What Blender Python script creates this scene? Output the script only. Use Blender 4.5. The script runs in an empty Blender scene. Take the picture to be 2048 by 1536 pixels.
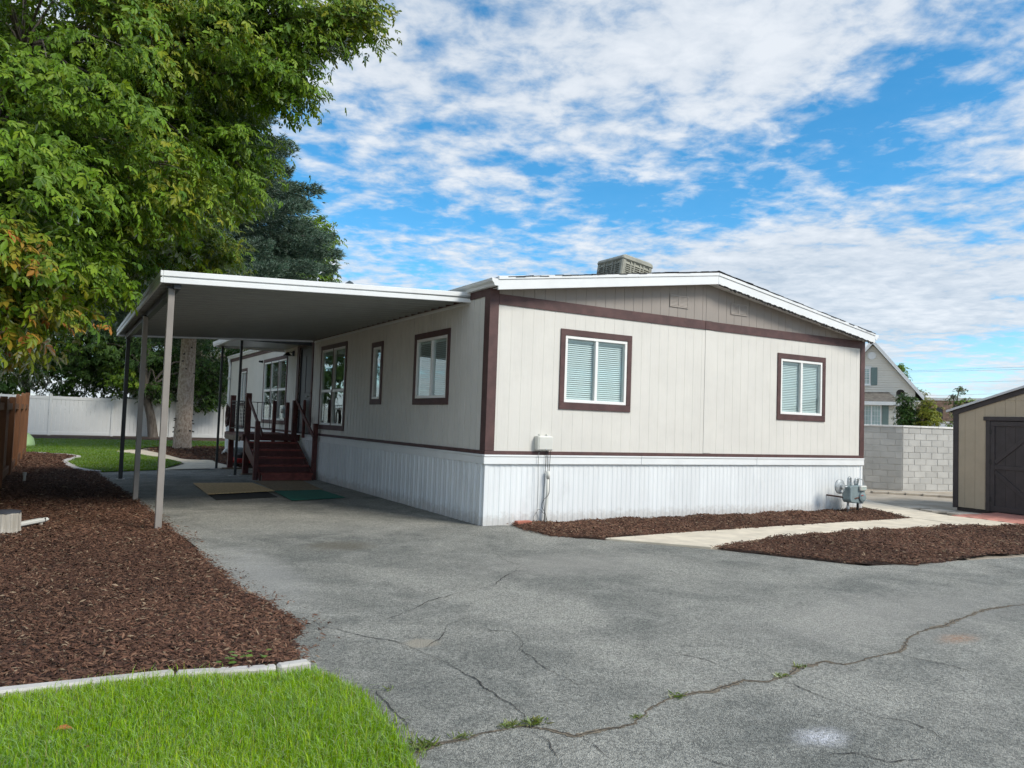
import bpy, bmesh, math, random
import numpy as np
from mathutils import Vector, Matrix
R_ = math.radians
random.seed(7); rng = np.random.default_rng(11)
sc = bpy.context.scene
COL = sc.collection

# ------------------------------------------------------------------ camera
cam = bpy.data.cameras.new('camera'); camo = bpy.data.objects.new('camera', cam); COL.objects.link(camo)
cam.sensor_width = 36.0; cam.lens = 1544.4 / 2048 * 36.0
cam.clip_start = 0.05; cam.clip_end = 20000
YAW, PITCH, ROLL = 0.5283, 0.0497, 0.0347
_f = Vector((math.sin(YAW)*math.cos(PITCH), math.cos(YAW)*math.cos(PITCH), math.sin(PITCH)))
_r = Vector((math.cos(YAW), -math.sin(YAW), 0)); _u = _r.cross(_f)
_r2 = _r*math.cos(ROLL) + _u*math.sin(ROLL); _u2 = -_r*math.sin(ROLL) + _u*math.cos(ROLL)
camo.matrix_world = Matrix(((_r2.x, _u2.x, -_f.x, -5.701), (_r2.y, _u2.y, -_f.y, -10.5), (_r2.z, _u2.z, -_f.z, 1.6), (0, 0, 0, 1)))
sc.camera = camo
CAM = np.array([-5.701, -10.5, 1.6])

# ------------------------------------------------------------------ light
SUN_AZ = math.atan2(0.50, -0.86); SUN_EL = R_(42)
world = bpy.data.worlds.new('World'); sc.world = world; world.use_nodes = True
wt = world.node_tree; wt.nodes.clear()
def wn(t, **k):
    n = wt.nodes.new(t)
    for a, b in k.items(): setattr(n, a, b)
    return n
def wmath(op, a, b=None, clamp=False):
    n = wn('ShaderNodeMath', operation=op, use_clamp=clamp)
    for i, v in enumerate((a, b)):
        if v is None: continue
        if isinstance(v, (int, float)): n.inputs[i].default_value = v
        else: wt.links.new(v, n.inputs[i])
    return n.outputs[0]
sky = wn('ShaderNodeTexSky', sky_type='NISHITA', sun_disc=False)
sky.sun_elevation = SUN_EL; sky.sun_rotation = SUN_AZ
sky.air_density = 1.0; sky.dust_density = 0.15; sky.ozone_density = 4.0; sky.altitude = 1300
tc = wn('ShaderNodeTexCoord'); sep = wn('ShaderNodeSeparateXYZ'); wt.links.new(tc.outputs['Generated'], sep.inputs[0])
zz = wmath('ADD', wmath('MAXIMUM', sep.outputs[2], 0.0), 0.10)
cxy = wn('ShaderNodeCombineXYZ'); wt.links.new(wmath('DIVIDE', sep.outputs[0], zz), cxy.inputs[0]); wt.links.new(wmath('DIVIDE', sep.outputs[1], zz), cxy.inputs[1])
mp = wn('ShaderNodeMapping'); wt.links.new(cxy.outputs[0], mp.inputs[0]); mp.inputs['Location'].default_value = (9.8, 3.0, 0.0); mp.inputs['Rotation'].default_value = (0, 0, R_(25))
def wnoise(scale, detail, rough, dist=0.0, lac=2.0):
    n = wn('ShaderNodeTexNoise'); wt.links.new(mp.outputs[0], n.inputs['Vector'])
    n.inputs['Scale'].default_value = scale; n.inputs['Detail'].default_value = detail; n.inputs['Roughness'].default_value = rough; n.inputs['Distortion'].default_value = dist; n.inputs['Lacunarity'].default_value = lac
    return n.outputs[0]
nb = wnoise(0.42, 3, 0.5); nm = wnoise(1.7, 5, 0.6, 0.3); ns = wnoise(8.5, 6, 0.60, 0.2)
den = wmath('ADD', wmath('ADD', wmath('MULTIPLY', nb, 0.95), wmath('MULTIPLY', nm, 0.55)), wmath('MULTIPLY', ns, 0.48))
low = wn('ShaderNodeMapRange', interpolation_type='SMOOTHSTEP'); wt.links.new(sep.outputs[2], low.inputs['Value']); low.inputs['From Min'].default_value = 0.08; low.inputs['From Max'].default_value = 0.42; low.inputs['To Min'].default_value = 0.07; low.inputs['To Max'].default_value = 0.0
den = wmath('ADD', den, low.outputs[0])
cr = wn('ShaderNodeMapRange', interpolation_type='SMOOTHSTEP'); wt.links.new(den, cr.inputs['Value'])
cr.inputs['From Min'].default_value = 0.825; cr.inputs['From Max'].default_value = 1.06; cr.inputs['To Max'].default_value = 0.94
# thin veil toward the horizon
hz = wn('ShaderNodeMapRange', interpolation_type='SMOOTHSTEP'); wt.links.new(sep.outputs[2], hz.inputs['Value'])
hz.inputs['From Min'].default_value = 0.0; hz.inputs['From Max'].default_value = 0.16; hz.inputs['To Min'].default_value = 0.45; hz.inputs['To Max'].default_value = 0.06
fac = wmath('MAXIMUM', cr.outputs[0], hz.outputs[0])
shade = wn('ShaderNodeMapRange'); wt.links.new(wmath('ADD', wmath('MULTIPLY', nm, 0.5), wmath('MULTIPLY', ns, 0.5)), shade.inputs['Value'])
shade.inputs['From Min'].default_value = 0.36; shade.inputs['From Max'].default_value = 0.62
cmix = wn('ShaderNodeMix', data_type='RGBA'); wt.links.new(shade.outputs[0], cmix.inputs[0])
cmix.inputs[6].default_value = (0.48, 0.56, 0.66, 1); cmix.inputs[7].default_value = (0.79, 0.83, 0.88, 1)
bgs = wn('ShaderNodeBackground'); hsv = wn('ShaderNodeHueSaturation'); hsv.inputs['Saturation'].default_value = 1.32; hsv.inputs['Hue'].default_value = 0.486; hsv.inputs['Value'].default_value = 1.0
wt.links.new(sky.outputs[0], hsv.inputs['Color']); wt.links.new(hsv.outputs[0], bgs.inputs[0]); bgs.inputs[1].default_value = 0.085
bgc = wn('ShaderNodeBackground'); wt.links.new(cmix.outputs[2], bgc.inputs[0]); bgc.inputs[1].default_value = 0.46
mx = wn('ShaderNodeMixShader'); wt.links.new(fac, mx.inputs[0]); wt.links.new(bgs.outputs[0], mx.inputs[1]); wt.links.new(bgc.outputs[0], mx.inputs[2])
wo = wn('ShaderNodeOutputWorld'); wt.links.new(mx.outputs[0], wo.inputs[0])
sun = bpy.data.lights.new('sun', 'SUN'); sun.energy = 1.5; sun.angle = R_(20); sun.color = (1.0, 0.94, 0.84)
suno = bpy.data.objects.new('sun', sun); COL.objects.link(suno)
_sd = Vector((math.sin(SUN_AZ)*math.cos(SUN_EL), math.cos(SUN_AZ)*math.cos(SUN_EL), math.sin(SUN_EL)))
suno.rotation_euler = (-_sd).to_track_quat('-Z', 'Y').to_euler(); suno.location = (0, -20, 30)
vs = sc.view_settings; vs.view_transform = 'Standard'; vs.look = 'None'; vs.exposure = 1.25; vs.gamma = 1.0; vs.use_curve_mapping = False
cy = sc.cycles; cy.max_bounces = 7; cy.diffuse_bounces = 3; cy.glossy_bounces = 3; cy.transmission_bounces = 4; cy.transparent_max_bounces = 10
cy.caustics_reflective = False; cy.caustics_refractive = False; cy.use_denoising = True; cy.use_adaptive_sampling = True; cy.adaptive_threshold = 0.02
try: cy.denoiser = 'OPENIMAGEDENOISE'; cy.denoising_input_passes = 'RGB_ALBEDO_NORMAL'
except Exception: pass

# ------------------------------------------------------------------ helpers: materials
def NT(name):
    m = bpy.data.materials.new(name); m.use_nodes = True; t = m.node_tree
    return m, t, t.nodes['Principled BSDF']
class G:
    """small node graph helper"""
    def __init__(s, t): s.t = t; s.pos = None
    def n(s, ty, **k):
        x = s.t.nodes.new(ty)
        for a, b in k.items(): setattr(x, a, b)
        return x
    def L(s, a, b): s.t.links.new(a, b)
    def P(s, sx=1, sy=1, sz=1):
        if s.pos is None: s.pos = s.n('ShaderNodeNewGeometry').outputs['Position']
        if (sx, sy, sz) == (1, 1, 1): return s.pos
        v = s.n('ShaderNodeVectorMath', operation='MULTIPLY'); s.L(s.pos, v.inputs[0]); v.inputs[1].default_value = (sx, sy, sz); return v.outputs[0]
    def noise(s, scale, detail=4, rough=.55, st=(1, 1, 1), dist=0):
        x = s.n('ShaderNodeTexNoise'); s.L(s.P(*st), x.inputs['Vector'])
        x.inputs['Scale'].default_value = scale; x.inputs['Detail'].default_value = detail; x.inputs['Roughness'].default_value = rough; x.inputs['Distortion'].default_value = dist
        return x.outputs[0]
    def vor(s, scale, st=(1, 1, 1), feature='F1', out=0):
        x = s.n('ShaderNodeTexVoronoi', feature=feature); s.L(s.P(*st), x.inputs['Vector']); x.inputs['Scale'].default_value = scale; return x.outputs[out]
    def rng(s, v, a, b, c=0., d=1.):
        x = s.n('ShaderNodeMapRange', interpolation_type='SMOOTHSTEP'); s.L(v, x.inputs[0])
        for i, q in zip((1, 2, 3, 4), (a, b, c, d)): x.inputs[i].default_value = q
        return x.outputs[0]
    def mth(s, op, a, b=None):
        x = s.n('ShaderNodeMath', operation=op)
        for i, v in enumerate((a, b)):
            if v is None: continue
            if isinstance(v, (int, float)): x.inputs[i].default_value = v
            else: s.L(v, x.inputs[i])
        return x.outputs[0]
    def mix(s, f, a, b, mode='MIX'):
        x = s.n('ShaderNodeMix', data_type='RGBA', blend_type=mode)
        for i, v in ((0, f), (6, a), (7, b)):
            if isinstance(v, (int, float)): x.inputs[i].default_value = v
            elif isinstance(v, tuple): x.inputs[i].default_value = (*v, 1) if len(v) == 3 else v
            else: s.L(v, x.inputs[i])
        return x.outputs[2]
    def bump(s, h, strength, dist, bs):
        b = s.n('ShaderNodeBump'); b.inputs['Strength'].default_value = strength; b.inputs['Distance'].default_value = dist; s.L(h, b.inputs['Height']); s.L(b.outputs[0], bs.inputs['Normal']); return b
    def val(s, col, k):
        return s.mix(1.0, col, k, 'MULTIPLY')
    def orand(s): return s.n('ShaderNodeObjectInfo').outputs['Random']
    def blob(s, cx, cy, rx, ry, soft=.5):
        """1 inside an elliptical mark on the ground, 0 outside, ragged edge"""
        x = s.n('ShaderNodeVectorMath', operation='SUBTRACT'); s.L(s.P(), x.inputs[0]); x.inputs[1].default_value = (cx, cy, 0)
        y = s.n('ShaderNodeVectorMath', operation='MULTIPLY'); s.L(x.outputs[0], y.inputs[0]); y.inputs[1].default_value = (1/rx, 1/ry, 0)
        l = s.n('ShaderNodeVectorMath', operation='LENGTH'); s.L(y.outputs[0], l.inputs[0])
        d = s.mth('ADD', l.outputs['Value'], s.mth('MULTIPLY', s.mth('SUBTRACT', s.noise(6, 4), .5), .9))
        return s.rng(d, 1.0+soft*.2, 1.0-soft, 0, 1)

def mat(name, col, rough=.6, var=.12, scale=5, st=(1, 1, 1), col2=None, bump=0, bscale=60, bst=None, bdist=.004, metal=0, rnd=0, spec=None, dirt=0, splash=0):
    m, t, b = NT(name); g = G(t)
    c2 = col2 or tuple(min(1, c*(1+var)) for c in col); c1 = tuple(c*(1-var) for c in col) if not col2 else col
    c = g.mix(g.rng(g.noise(scale, 5, .6, st), .3, .7), c1, c2)
    if rnd:
        k = g.n('ShaderNodeMapRange'); g.L(g.orand(), k.inputs[0]); k.inputs[3].default_value = 1-rnd; k.inputs[4].default_value = 1+rnd
        cc = g.n('ShaderNodeCombineColor')
        for i in range(3): g.L(k.outputs[0], cc.inputs[i])
        c = g.val(c, cc.outputs[0])
    if dirt:
        c = g.mix(g.mth('MULTIPLY', g.rng(g.noise(2.2, 6, .7, (1, 1, .5)), .52, .75), dirt), c, tuple(x*.55 for x in col))
    if splash:
        sx = g.n('ShaderNodeSeparateXYZ'); g.L(g.P(), sx.inputs[0]); hgt = g.mth('SUBTRACT', g.mth('MULTIPLY', g.noise(9, 6, .7), .42), sx.outputs[2])
        c = g.mix(g.mth('MULTIPLY', g.rng(hgt, -.02, .16), splash), c, (.30, .25, .20))
    g.L(c, b.inputs['Base Color']); b.inputs['Roughness'].default_value = rough; b.inputs['Metallic'].default_value = metal
    if spec is not None: b.inputs['Specular IOR Level'].default_value = spec
    if bump: g.bump(g.noise(bscale, 5, .6, bst or st), bump, bdist, b)
    return m

# ------------------------------------------------------------------ helpers: meshes and objects
ORG = {}
def tag(o, label=None, cat=None, group=None, kind=None):
    for k, v in (('label', label), ('category', cat), ('group', group), ('kind', kind)):
        if v: o[k] = v
    return o
def thing(name, loc, label, cat, group=None, rotz=None):
    o = bpy.data.objects.new(name, None); COL.objects.link(o); o.location = loc; o.empty_display_size = .2
    if rotz is None: ORG[o.name] = Vector(loc)
    else: o.rotation_euler = (0, 0, rotz); ORG[o.name] = Vector((0, 0, 0))
    return tag(o, label, cat, group)
def link(name, me, parent=None, loc=(0, 0, 0)):
    o = bpy.data.objects.new(name, me); COL.objects.link(o)
    o.location = Vector(loc) - (ORG[parent.name] if parent else Vector((0, 0, 0)))
    if parent: o.parent = parent
    ORG[o.name] = Vector(loc)
    return o
class MB:
    def __init__(s): s.v = []; s.f = []
    def add(s, vs, fs):
        n = len(s.v); s.v += [tuple(v) for v in vs]; s.f += [tuple(i+n for i in f) for f in fs]; return s
    def hexa(s, p):
        return s.add(p, [(0, 3, 2, 1), (4, 5, 6, 7), (0, 1, 5, 4), (1, 2, 6, 5), (2, 3, 7, 6), (3, 0, 4, 7)])
    def box(s, x0, x1, y0, y1, z0, z1):
        x0, x1 = min(x0, x1), max(x0, x1); y0, y1 = min(y0, y1), max(y0, y1); z0, z1 = min(z0, z1), max(z0, z1)
        return s.hexa([(x0, y0, z0), (x1, y0, z0), (x1, y1, z0), (x0, y1, z0), (x0, y0, z1), (x1, y0, z1), (x1, y1, z1), (x0, y1, z1)])
    def bar(s, a, b, w, h, up=(0, 0, 1)):
        a, b = Vector(a), Vector(b); d = (b-a).normalized(); up = Vector(up)
        x = d.cross(up)
        if x.length < 1e-4: x = d.cross(Vector((1, 0, 0)))
        x = x.normalized(); y = x.cross(d).normalized(); p = []
        for q in (a, b):
            for sx, sy in ((-1, -1), (1, -1), (1, 1), (-1, 1)): p.append(q + x*(sx*w/2) + y*(sy*h/2))
        return s.hexa(p)
    def tube(s, pts, r, n=8, caps=True):
        pts = [Vector(p) for p in pts]; rs = r if isinstance(r, (list, tuple)) else [r]*len(pts); base = len(s.v); px = None
        for i, p in enumerate(pts):
            d = (pts[min(i+1, len(pts)-1)] - pts[max(i-1, 0)]).normalized()
            if px is None: px = d.cross(Vector((0, 0, 1)) if abs(d.z) < .9 else Vector((1, 0, 0))).normalized()
            else: px = (px - d*px.dot(d)).normalized()
            py = d.cross(px)
            for k in range(n):
                a = 2*math.pi*k/n; s.v.append(tuple(p + px*(rs[i]*math.cos(a)) + py*(rs[i]*math.sin(a))))
        for i in range(len(pts)-1):
            for k in range(n):
                k2 = (k+1) % n; s.f.append((base+i*n+k, base+i*n+k2, base+(i+1)*n+k2, base+(i+1)*n+k))
        if caps:
            s.f.append(tuple(base+k for k in range(n))[::-1]); s.f.append(tuple(base+(len(pts)-1)*n+k for k in range(n)))
        return s
    def lathe(s, c, prof, n=16, axis='z'):
        """prof: (radius, height) pairs round an axis through c"""
        base = len(s.v)
        for r, h in prof:
            for k in range(n):
                a = 2*math.pi*k/n; q = (r*math.cos(a), r*math.sin(a), h)
                if axis == 'y': q = (q[0], -q[2], q[1])
                if axis == 'x': q = (-q[2], q[0], q[1])
                s.v.append((c[0]+q[0], c[1]+q[1], c[2]+q[2]))
        for i in range(len(prof)-1):
            for k in range(n):
                k2 = (k+1) % n; s.f.append((base+i*n+k, base+i*n+k2, base+(i+1)*n+k2, base+(i+1)*n+k))
        s.f.append(tuple(base+k for k in range(n))[::-1]); s.f.append(tuple(base+(len(prof)-1)*n+k for k in range(n)))
        return s
    def prism(s, poly, y0, y1, axis='y'):
        """poly of (a, z) extruded along an axis"""
        n = len(poly); V = []
        for w in (y0, y1):
            for a, z in poly: V.append((a, w, z) if axis == 'y' else ((w, a, z) if axis == 'x' else (a, z, w)))
        F = [tuple(range(n))[::-1], tuple(range(n, 2*n))] + [(i, (i+1) % n, n+(i+1) % n, n+i) for i in range(n)]
        return s.add(V, F)
    def build(s, name, m, parent=None, bev=0, smooth=False, fixn=False):
        V = np.array(s.v); c = (V.min(0)+V.max(0))/2; c[2] = V[:, 2].min()
        me = bpy.data.meshes.new(name); me.from_pydata((V-c).tolist(), [], s.f); me.materials.append(m)
        if fixn:
            bm = bmesh.new(); bm.from_mesh(me); bmesh.ops.recalc_face_normals(bm, faces=bm.faces); bm.to_mesh(me); bm.free()
        if smooth: me.polygons.foreach_set('use_smooth', [True]*len(me.polygons))
        o = link(name, me, parent, c)
        if bev:
            b = o.modifiers.new('bevel', 'BEVEL'); b.width = bev; b.segments = 1; b.limit_method = 'ANGLE'
        return o
def box(name, m, parent, x0, x1, y0, y1, z0, z1, bev=.004): return MB().box(x0, x1, y0, y1, z0, z1).build(name, m, parent, bev)
def fast(name, V, F, m, parent=None, loc=(0, 0, 0), tint=None, smooth=False):
    """numpy triangles -> one mesh object"""
    V = np.asarray(V, np.float32) - np.asarray(loc, np.float32); F = np.asarray(F, np.int32); k = F.shape[1]
    me = bpy.data.meshes.new(name); me.vertices.add(len(V)); me.vertices.foreach_set('co', V.ravel())
    me.loops.add(F.size); me.loops.foreach_set('vertex_index', F.ravel()); me.polygons.add(len(F))
    me.polygons.foreach_set('loop_start', np.arange(0, F.size, k, dtype=np.int32))
    if smooth: me.polygons.foreach_set('use_smooth', np.ones(len(F), bool))
    me.update(); me.validate()
    if tint is not None:
        a = me.attributes.new('tint', 'FLOAT_COLOR', 'POINT'); q = np.ones((len(V), 4), np.float32); q[:, :3] = tint; a.data.foreach_set('color', q.ravel())
    me.materials.append(m)
    return link(name, me, parent, loc)
def catmull(pts, n=6, closed=False):
    P = [np.array(p, float) for p in pts]; out = []; N = len(P)
    for i in range(N if closed else N-1):
        a, b, c, d = (P[(i+k) % N] if closed else P[min(max(i+k, 0), N-1)] for k in (-1, 0, 1, 2))
        for t in np.linspace(0, 1, n, endpoint=False):
            out.append(.5*((2*b)+(-a+c)*t+(2*a-5*b+4*c-d)*t*t+(-a+3*b-3*c+d)*t**3))
    if not closed: out.append(P[-1])
    return out
def inside(poly, X, Y):
    poly = np.array(poly); r = np.zeros(X.shape, bool); j = len(poly)-1
    for i in range(len(poly)):
        xi, yi = poly[i]; xj, yj = poly[j]
        r ^= ((yi > Y) != (yj > Y)) & (X < (xj-xi)*(Y-yi)/(yj-yi+1e-12)+xi); j = i
    return r
def sheet(name, poly, z, m, kind='structure', ragged=0, bumpy=0, step=.25):
    """flat ground sheet of a polygon, with a bit of relief when asked"""
    bm = bmesh.new(); vs = [bm.verts.new((p[0], p[1], z)) for p in poly]; bm.faces.new(vs)
    bmesh.ops.triangulate(bm, faces=bm.faces)
    me = bpy.data.meshes.new(name); bm.normal_update()
    if sum(f.normal.z for f in bm.faces) < 0: bmesh.ops.reverse_faces(bm, faces=bm.faces)
    bm.to_mesh(me); bm.free(); me.materials.append(m)
    o = link(name, me); tag(o, kind=kind); return o
def rag(poly, amp, step):
    out = []; n = len(poly)
    for i in range(n):
        a = np.array(poly[i], float); b = np.array(poly[(i+1) % n], float); k = max(1, int(np.linalg.norm(b-a)/step))
        for t in range(k):
            p = a+(b-a)*t/k
            out.append(tuple(p + (rng.normal(0, amp, 2) if (t or True) else 0)))
    return out

# ------------------------------------------------------------------ materials
M = {}
M['body'] = mat('siding_paint', (.69, .672, .62), .62, .04, 1.2, bump=.35, bscale=26, bst=(1, 1, .12), bdist=.006, dirt=.10)
M['taupe'] = mat('gable_paint', (.315, .28, .25), .65, .05, 1.2, bump=.35, bscale=26, bst=(1, 1, .12), bdist=.006, dirt=.1)
M['brown'] = mat('brown_trim_paint', (.088, .043, .04), .6, .2, 6, (1, 1, 1), bump=.4, bscale=40, bst=(.2, .2, 1), bdist=.004)
M['white'] = mat('white_trim_paint', (.80, .82, .82), .42, .03, 2, dirt=.12)
M['vinyl'] = mat('white_vinyl', (.87, .87, .84), .35, .02, 3, dirt=.05)
M['skirt'] = mat('white_skirt_metal', (.78, .81, .82), .38, .05, 2.5, (1, 1, .15), dirt=.2, splash=.4)
M['roof'] = mat('asphalt_shingle', (.045, .045, .047), 1.0, .35, 30, spec=.05, bump=.5, bscale=120, rnd=.2)
M['torn'] = mat('weathered_black_edge', (.03, .028, .026), .9, .4, 20)
M['dark'] = mat('dark_interior', (.05, .052, .055), .9)
M['room'] = mat('room_surface', (.30, .29, .27), .9)
M['blind'] = mat('blind_slat', (.60, .67, .66), .5, .03)
M['curtain'] = mat('grey_curtain', (.30, .27, .25), .9, .35, 14, (1, 1, .3))
M['door'] = mat('dark_grey_door_paint', (.035, .038, .045), .45, .1)
M['gpost'] = mat('taupe_post_paint', (.27, .245, .22), .45, .06, 4, dirt=.2)
M['dpost'] = mat('dark_post_paint', (.03, .032, .034), .45, .1)
M['pan'] = mat('carport_pan_metal', (.27, .28, .27), .28, .05, 3, metal=.0, spec=.6)
M['redwood'] = mat('oxblood_deck_stain', (.10, .026, .022), .55, .25, 9, (1, 1, 1), bump=.3, bscale=50, rnd=.15)
M['redwood2'] = mat('worn_oxblood_step', (.26, .065, .05), .6, .3, 7, bump=.3, bscale=50, rnd=.12)
M['rawwood'] = mat('weathered_lumber', (.22, .17, .12), .8, .3, 12, (1, 1, .2), bump=.5, bscale=60)
M['fence'] = mat('cedar_stain', (.155, .068, .028), .7, .28, 9, (1, 1, .08), bump=.5, bscale=45, bst=(1, 1, .08), rnd=.2)
M['iron'] = mat('black_iron', (.012, .012, .013), .4, .1)
M['galv'] = mat('galvanised_pipe', (.42, .45, .46), .42, .15, 14, metal=.35)
M['meter'] = mat('grey_green_meter_paint', (.21, .27, .28), .45, .12, 10, dirt=.1)
M['rust'] = mat('rusty_pipe', (.085, .04, .03), .75, .4, 18)
M['red'] = mat('red_paint', (.45, .03, .025), .4)
M['plast'] = mat('beige_plastic', (.66, .66, .61), .45, .03, 4)
M['cable'] = mat('black_cable', (.02, .02, .02), .5)
M['gcable'] = mat('grey_cable', (.20, .21, .21), .5)
M['brick'] = mat('red_brick', (.42, .15, .10), .85, .15, 20, bump=.5, bscale=80)
M['conc'] = mat('pale_concrete', (.64, .57, .45), .85, .12, 3, bump=.3, bscale=120, dirt=.25)
M['curb'] = mat('curb_concrete', (.50, .48, .45), .85, .14, 6, bump=.4, bscale=90, dirt=.3, rnd=.06)
M['cap'] = mat('wall_cap_concrete', (.74, .73, .70), .8, .1, 5, rnd=.06)
M['cmu'] = mat('concrete_block', (.48, .475, .45), .9, .08, 3, bump=.5, bscale=70, rnd=.09)
M['mortar'] = mat('mortar', (.56, .55, .52), .95, .08, 8)
M['paver'] = mat('pale_paver', (.47, .42, .35), .9, .12, 8, bump=.4, bscale=80, rnd=.12)
M['redpaver'] = mat('pink_red_paver', (.50, .22, .17), .85, .12, 6, bump=.4, bscale=80, rnd=.12)
M['shed'] = mat('tan_shed_paint', (.47, .395, .29), .7, .06, 3, bump=.4, bscale=36, bst=(1, 1, .12), bdist=.005)
M['sheddk'] = mat('dark_shed_trim_paint', (.05, .042, .044), .6, .15, 6)
M['shedroof'] = mat('shed_drip_edge', (.62, .64, .66), .4, .05)
M['cooler'] = mat('weathered_cooler_metal', (.36, .36, .30), .6, .18, 5, dirt=.5)
M['coolpad'] = mat('cooler_louver_metal', (.31, .31, .255), .6, .15, 8)
M['nsiding'] = mat('neighbor_siding', (.76, .735, .66), .6, .03, 1)
M['nroof'] = mat('neighbor_shingle', (.15, .135, .115), .9, .3, 4, (1, 1, 3))
M['shutter'] = mat('sage_shutter', (.16, .23, .22), .6, .05)
M['bbrick'] = mat('brown_block', (.33, .22, .16), .9, .25, 2.5, rnd=.18)
M['osb'] = mat('osb_board', (.62, .44, .23), .8, .35, 26, (1, 1.6, 1), bump=.2, bscale=60)
M['tanmat'] = mat('tan_mat', (.22, .165, .10), .95, .3, 20)
M['greenmat'] = mat('green_mat', (.018, .14, .10), .95, .2, 30, bump=.3, bscale=200)
M['blackmat'] = mat('black_mat', (.022, .022, .02), .95, .2, 30)
M['bark'] = mat('spruce_bark', (.26, .20, .155), .9, .01, 14, (1, 1, .6), col2=(.52, .44, .37), bump=1.0, bscale=22, bst=(1, 1, .7), bdist=.03)
M['bark2'] = mat('grey_bark', (.09, .075, .06), .9, .01, 10, (1, 1, .25), col2=(.19, .165, .14), bump=1.0, bscale=24, bst=(1, 1, .2), bdist=.02)
M['stump'] = mat('bleached_stump_wood', (.30, .27, .22), .9, .01, 14, (1, 1, .06), col2=(.56, .52, .45), bump=.9, bscale=30, bst=(1, 1, .05), bdist=.02)
M['stumptop'] = mat('tarred_stump_top', (.035, .04, .052), .8, .3, 12)
M['lawnbase'] = mat('lawn_soil', (.075, .13, .015), .95, .2, 12)
M['dirt'] = mat('dry_dirt', (.33, .28, .215), .95, .01, 1.6, col2=(.48, .42, .335), bump=.7, bscale=30, bdist=.02)
M['hill'] = mat('far_hill', (.05, .07, .075), 1, .3, .004)
M['lime'] = mat('pale_green_plastic', (.42, .62, .30), .5, .05)

def glass_mat():
    m, t, b = NT('window_glass'); t.nodes.remove(b); g = G(t)
    tr = g.n('ShaderNodeBsdfTransparent'); tr.inputs[0].default_value = (.95, .985, .985, 1)
    gl = g.n('ShaderNodeBsdfGlossy'); gl.inputs['Roughness'].default_value = .015; gl.inputs[0].default_value = (.92, 1, .98, 1)
    lw = g.n('ShaderNodeLayerWeight'); lw.inputs[0].default_value = .5
    f = g.mth('ADD', g.mth('MULTIPLY', g.mth('POWER', lw.outputs['Facing'], 4.0), .85), .045)
    mxn = g.n('ShaderNodeMixShader'); g.L(f, mxn.inputs[0]); g.L(tr.outputs[0], mxn.inputs[1]); g.L(gl.outputs[0], mxn.inputs[2])
    g.L(mxn.outputs[0], t.nodes['Material Output'].inputs[0]); return m
M['glass'] = glass_mat()
def leaf_mat(name, trans=.35, rough=.45, gloss=.25, var=.3):
    m, t, b = NT(name); t.nodes.remove(b); g = G(t)
    at = g.n('ShaderNodeAttribute', attribute_name='tint')
    d = g.n('ShaderNodeBsdfDiffuse'); g.L(at.outputs[0], d.inputs[0])
    tl = g.n('ShaderNodeBsdfTranslucent'); h = g.n('ShaderNodeHueSaturation'); h.inputs['Hue'].default_value = .49; h.inputs['Saturation'].default_value = 1.1; h.inputs['Value'].default_value = 1.5; g.L(at.outputs[0], h.inputs['Color']); g.L(h.outputs[0], tl.inputs[0])
    a = g.n('ShaderNodeMixShader'); a.inputs[0].default_value = trans; g.L(d.outputs[0], a.inputs[1]); g.L(tl.outputs[0], a.inputs[2])
    gl = g.n('ShaderNodeBsdfGlossy'); gl.inputs['Roughness'].default_value = rough; gl.inputs[0].default_value = (.9, .95, .9, 1)
    fr = g.n('ShaderNodeFresnel'); fr.inputs[0].default_value = 1.4
    e = g.n('ShaderNodeMixShader'); g.L(g.mth('MULTIPLY', fr.outputs[0], gloss*2), e.inputs[0]); g.L(a.outputs[0], e.inputs[1]); g.L(gl.outputs[0], e.inputs[2])
    g.L(e.outputs[0], t.nodes['Material Output'].inputs[0]); return m
M['leaf'] = leaf_mat('leaf', .26); M['needle'] = leaf_mat('needle', .1, .6, .1); M['grass'] = leaf_mat('grass_blade', .35, .5, .12); 
def chip_mat():
    m, t, b = NT('bark_chip'); g = G(t); at = g.n('ShaderNodeAttribute', attribute_name='tint')
    g.L(at.outputs[0], b.inputs['Base Color']); b.inputs['Roughness'].default_value = .85; b.inputs['Specular IOR Level'].default_value = .25; return m
M['chip'] = chip_mat()
def mulch_mat():
    m, t, b = NT('mulch_soil'); g = G(t)
    c = g.mix(g.rng(g.vor(55, out=1), .2, .8), (.045, .024, .017), (.12, .068, .046)); c = g.mix(g.rng(g.noise(160, 3), .62, .72), c, (.16, .11, .085))
    g.L(c, b.inputs['Base Color']); b.inputs['Roughness'].default_value = .95; g.bump(g.vor(60), 1, .03, b); return m
M['mulch'] = mulch_mat()
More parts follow.
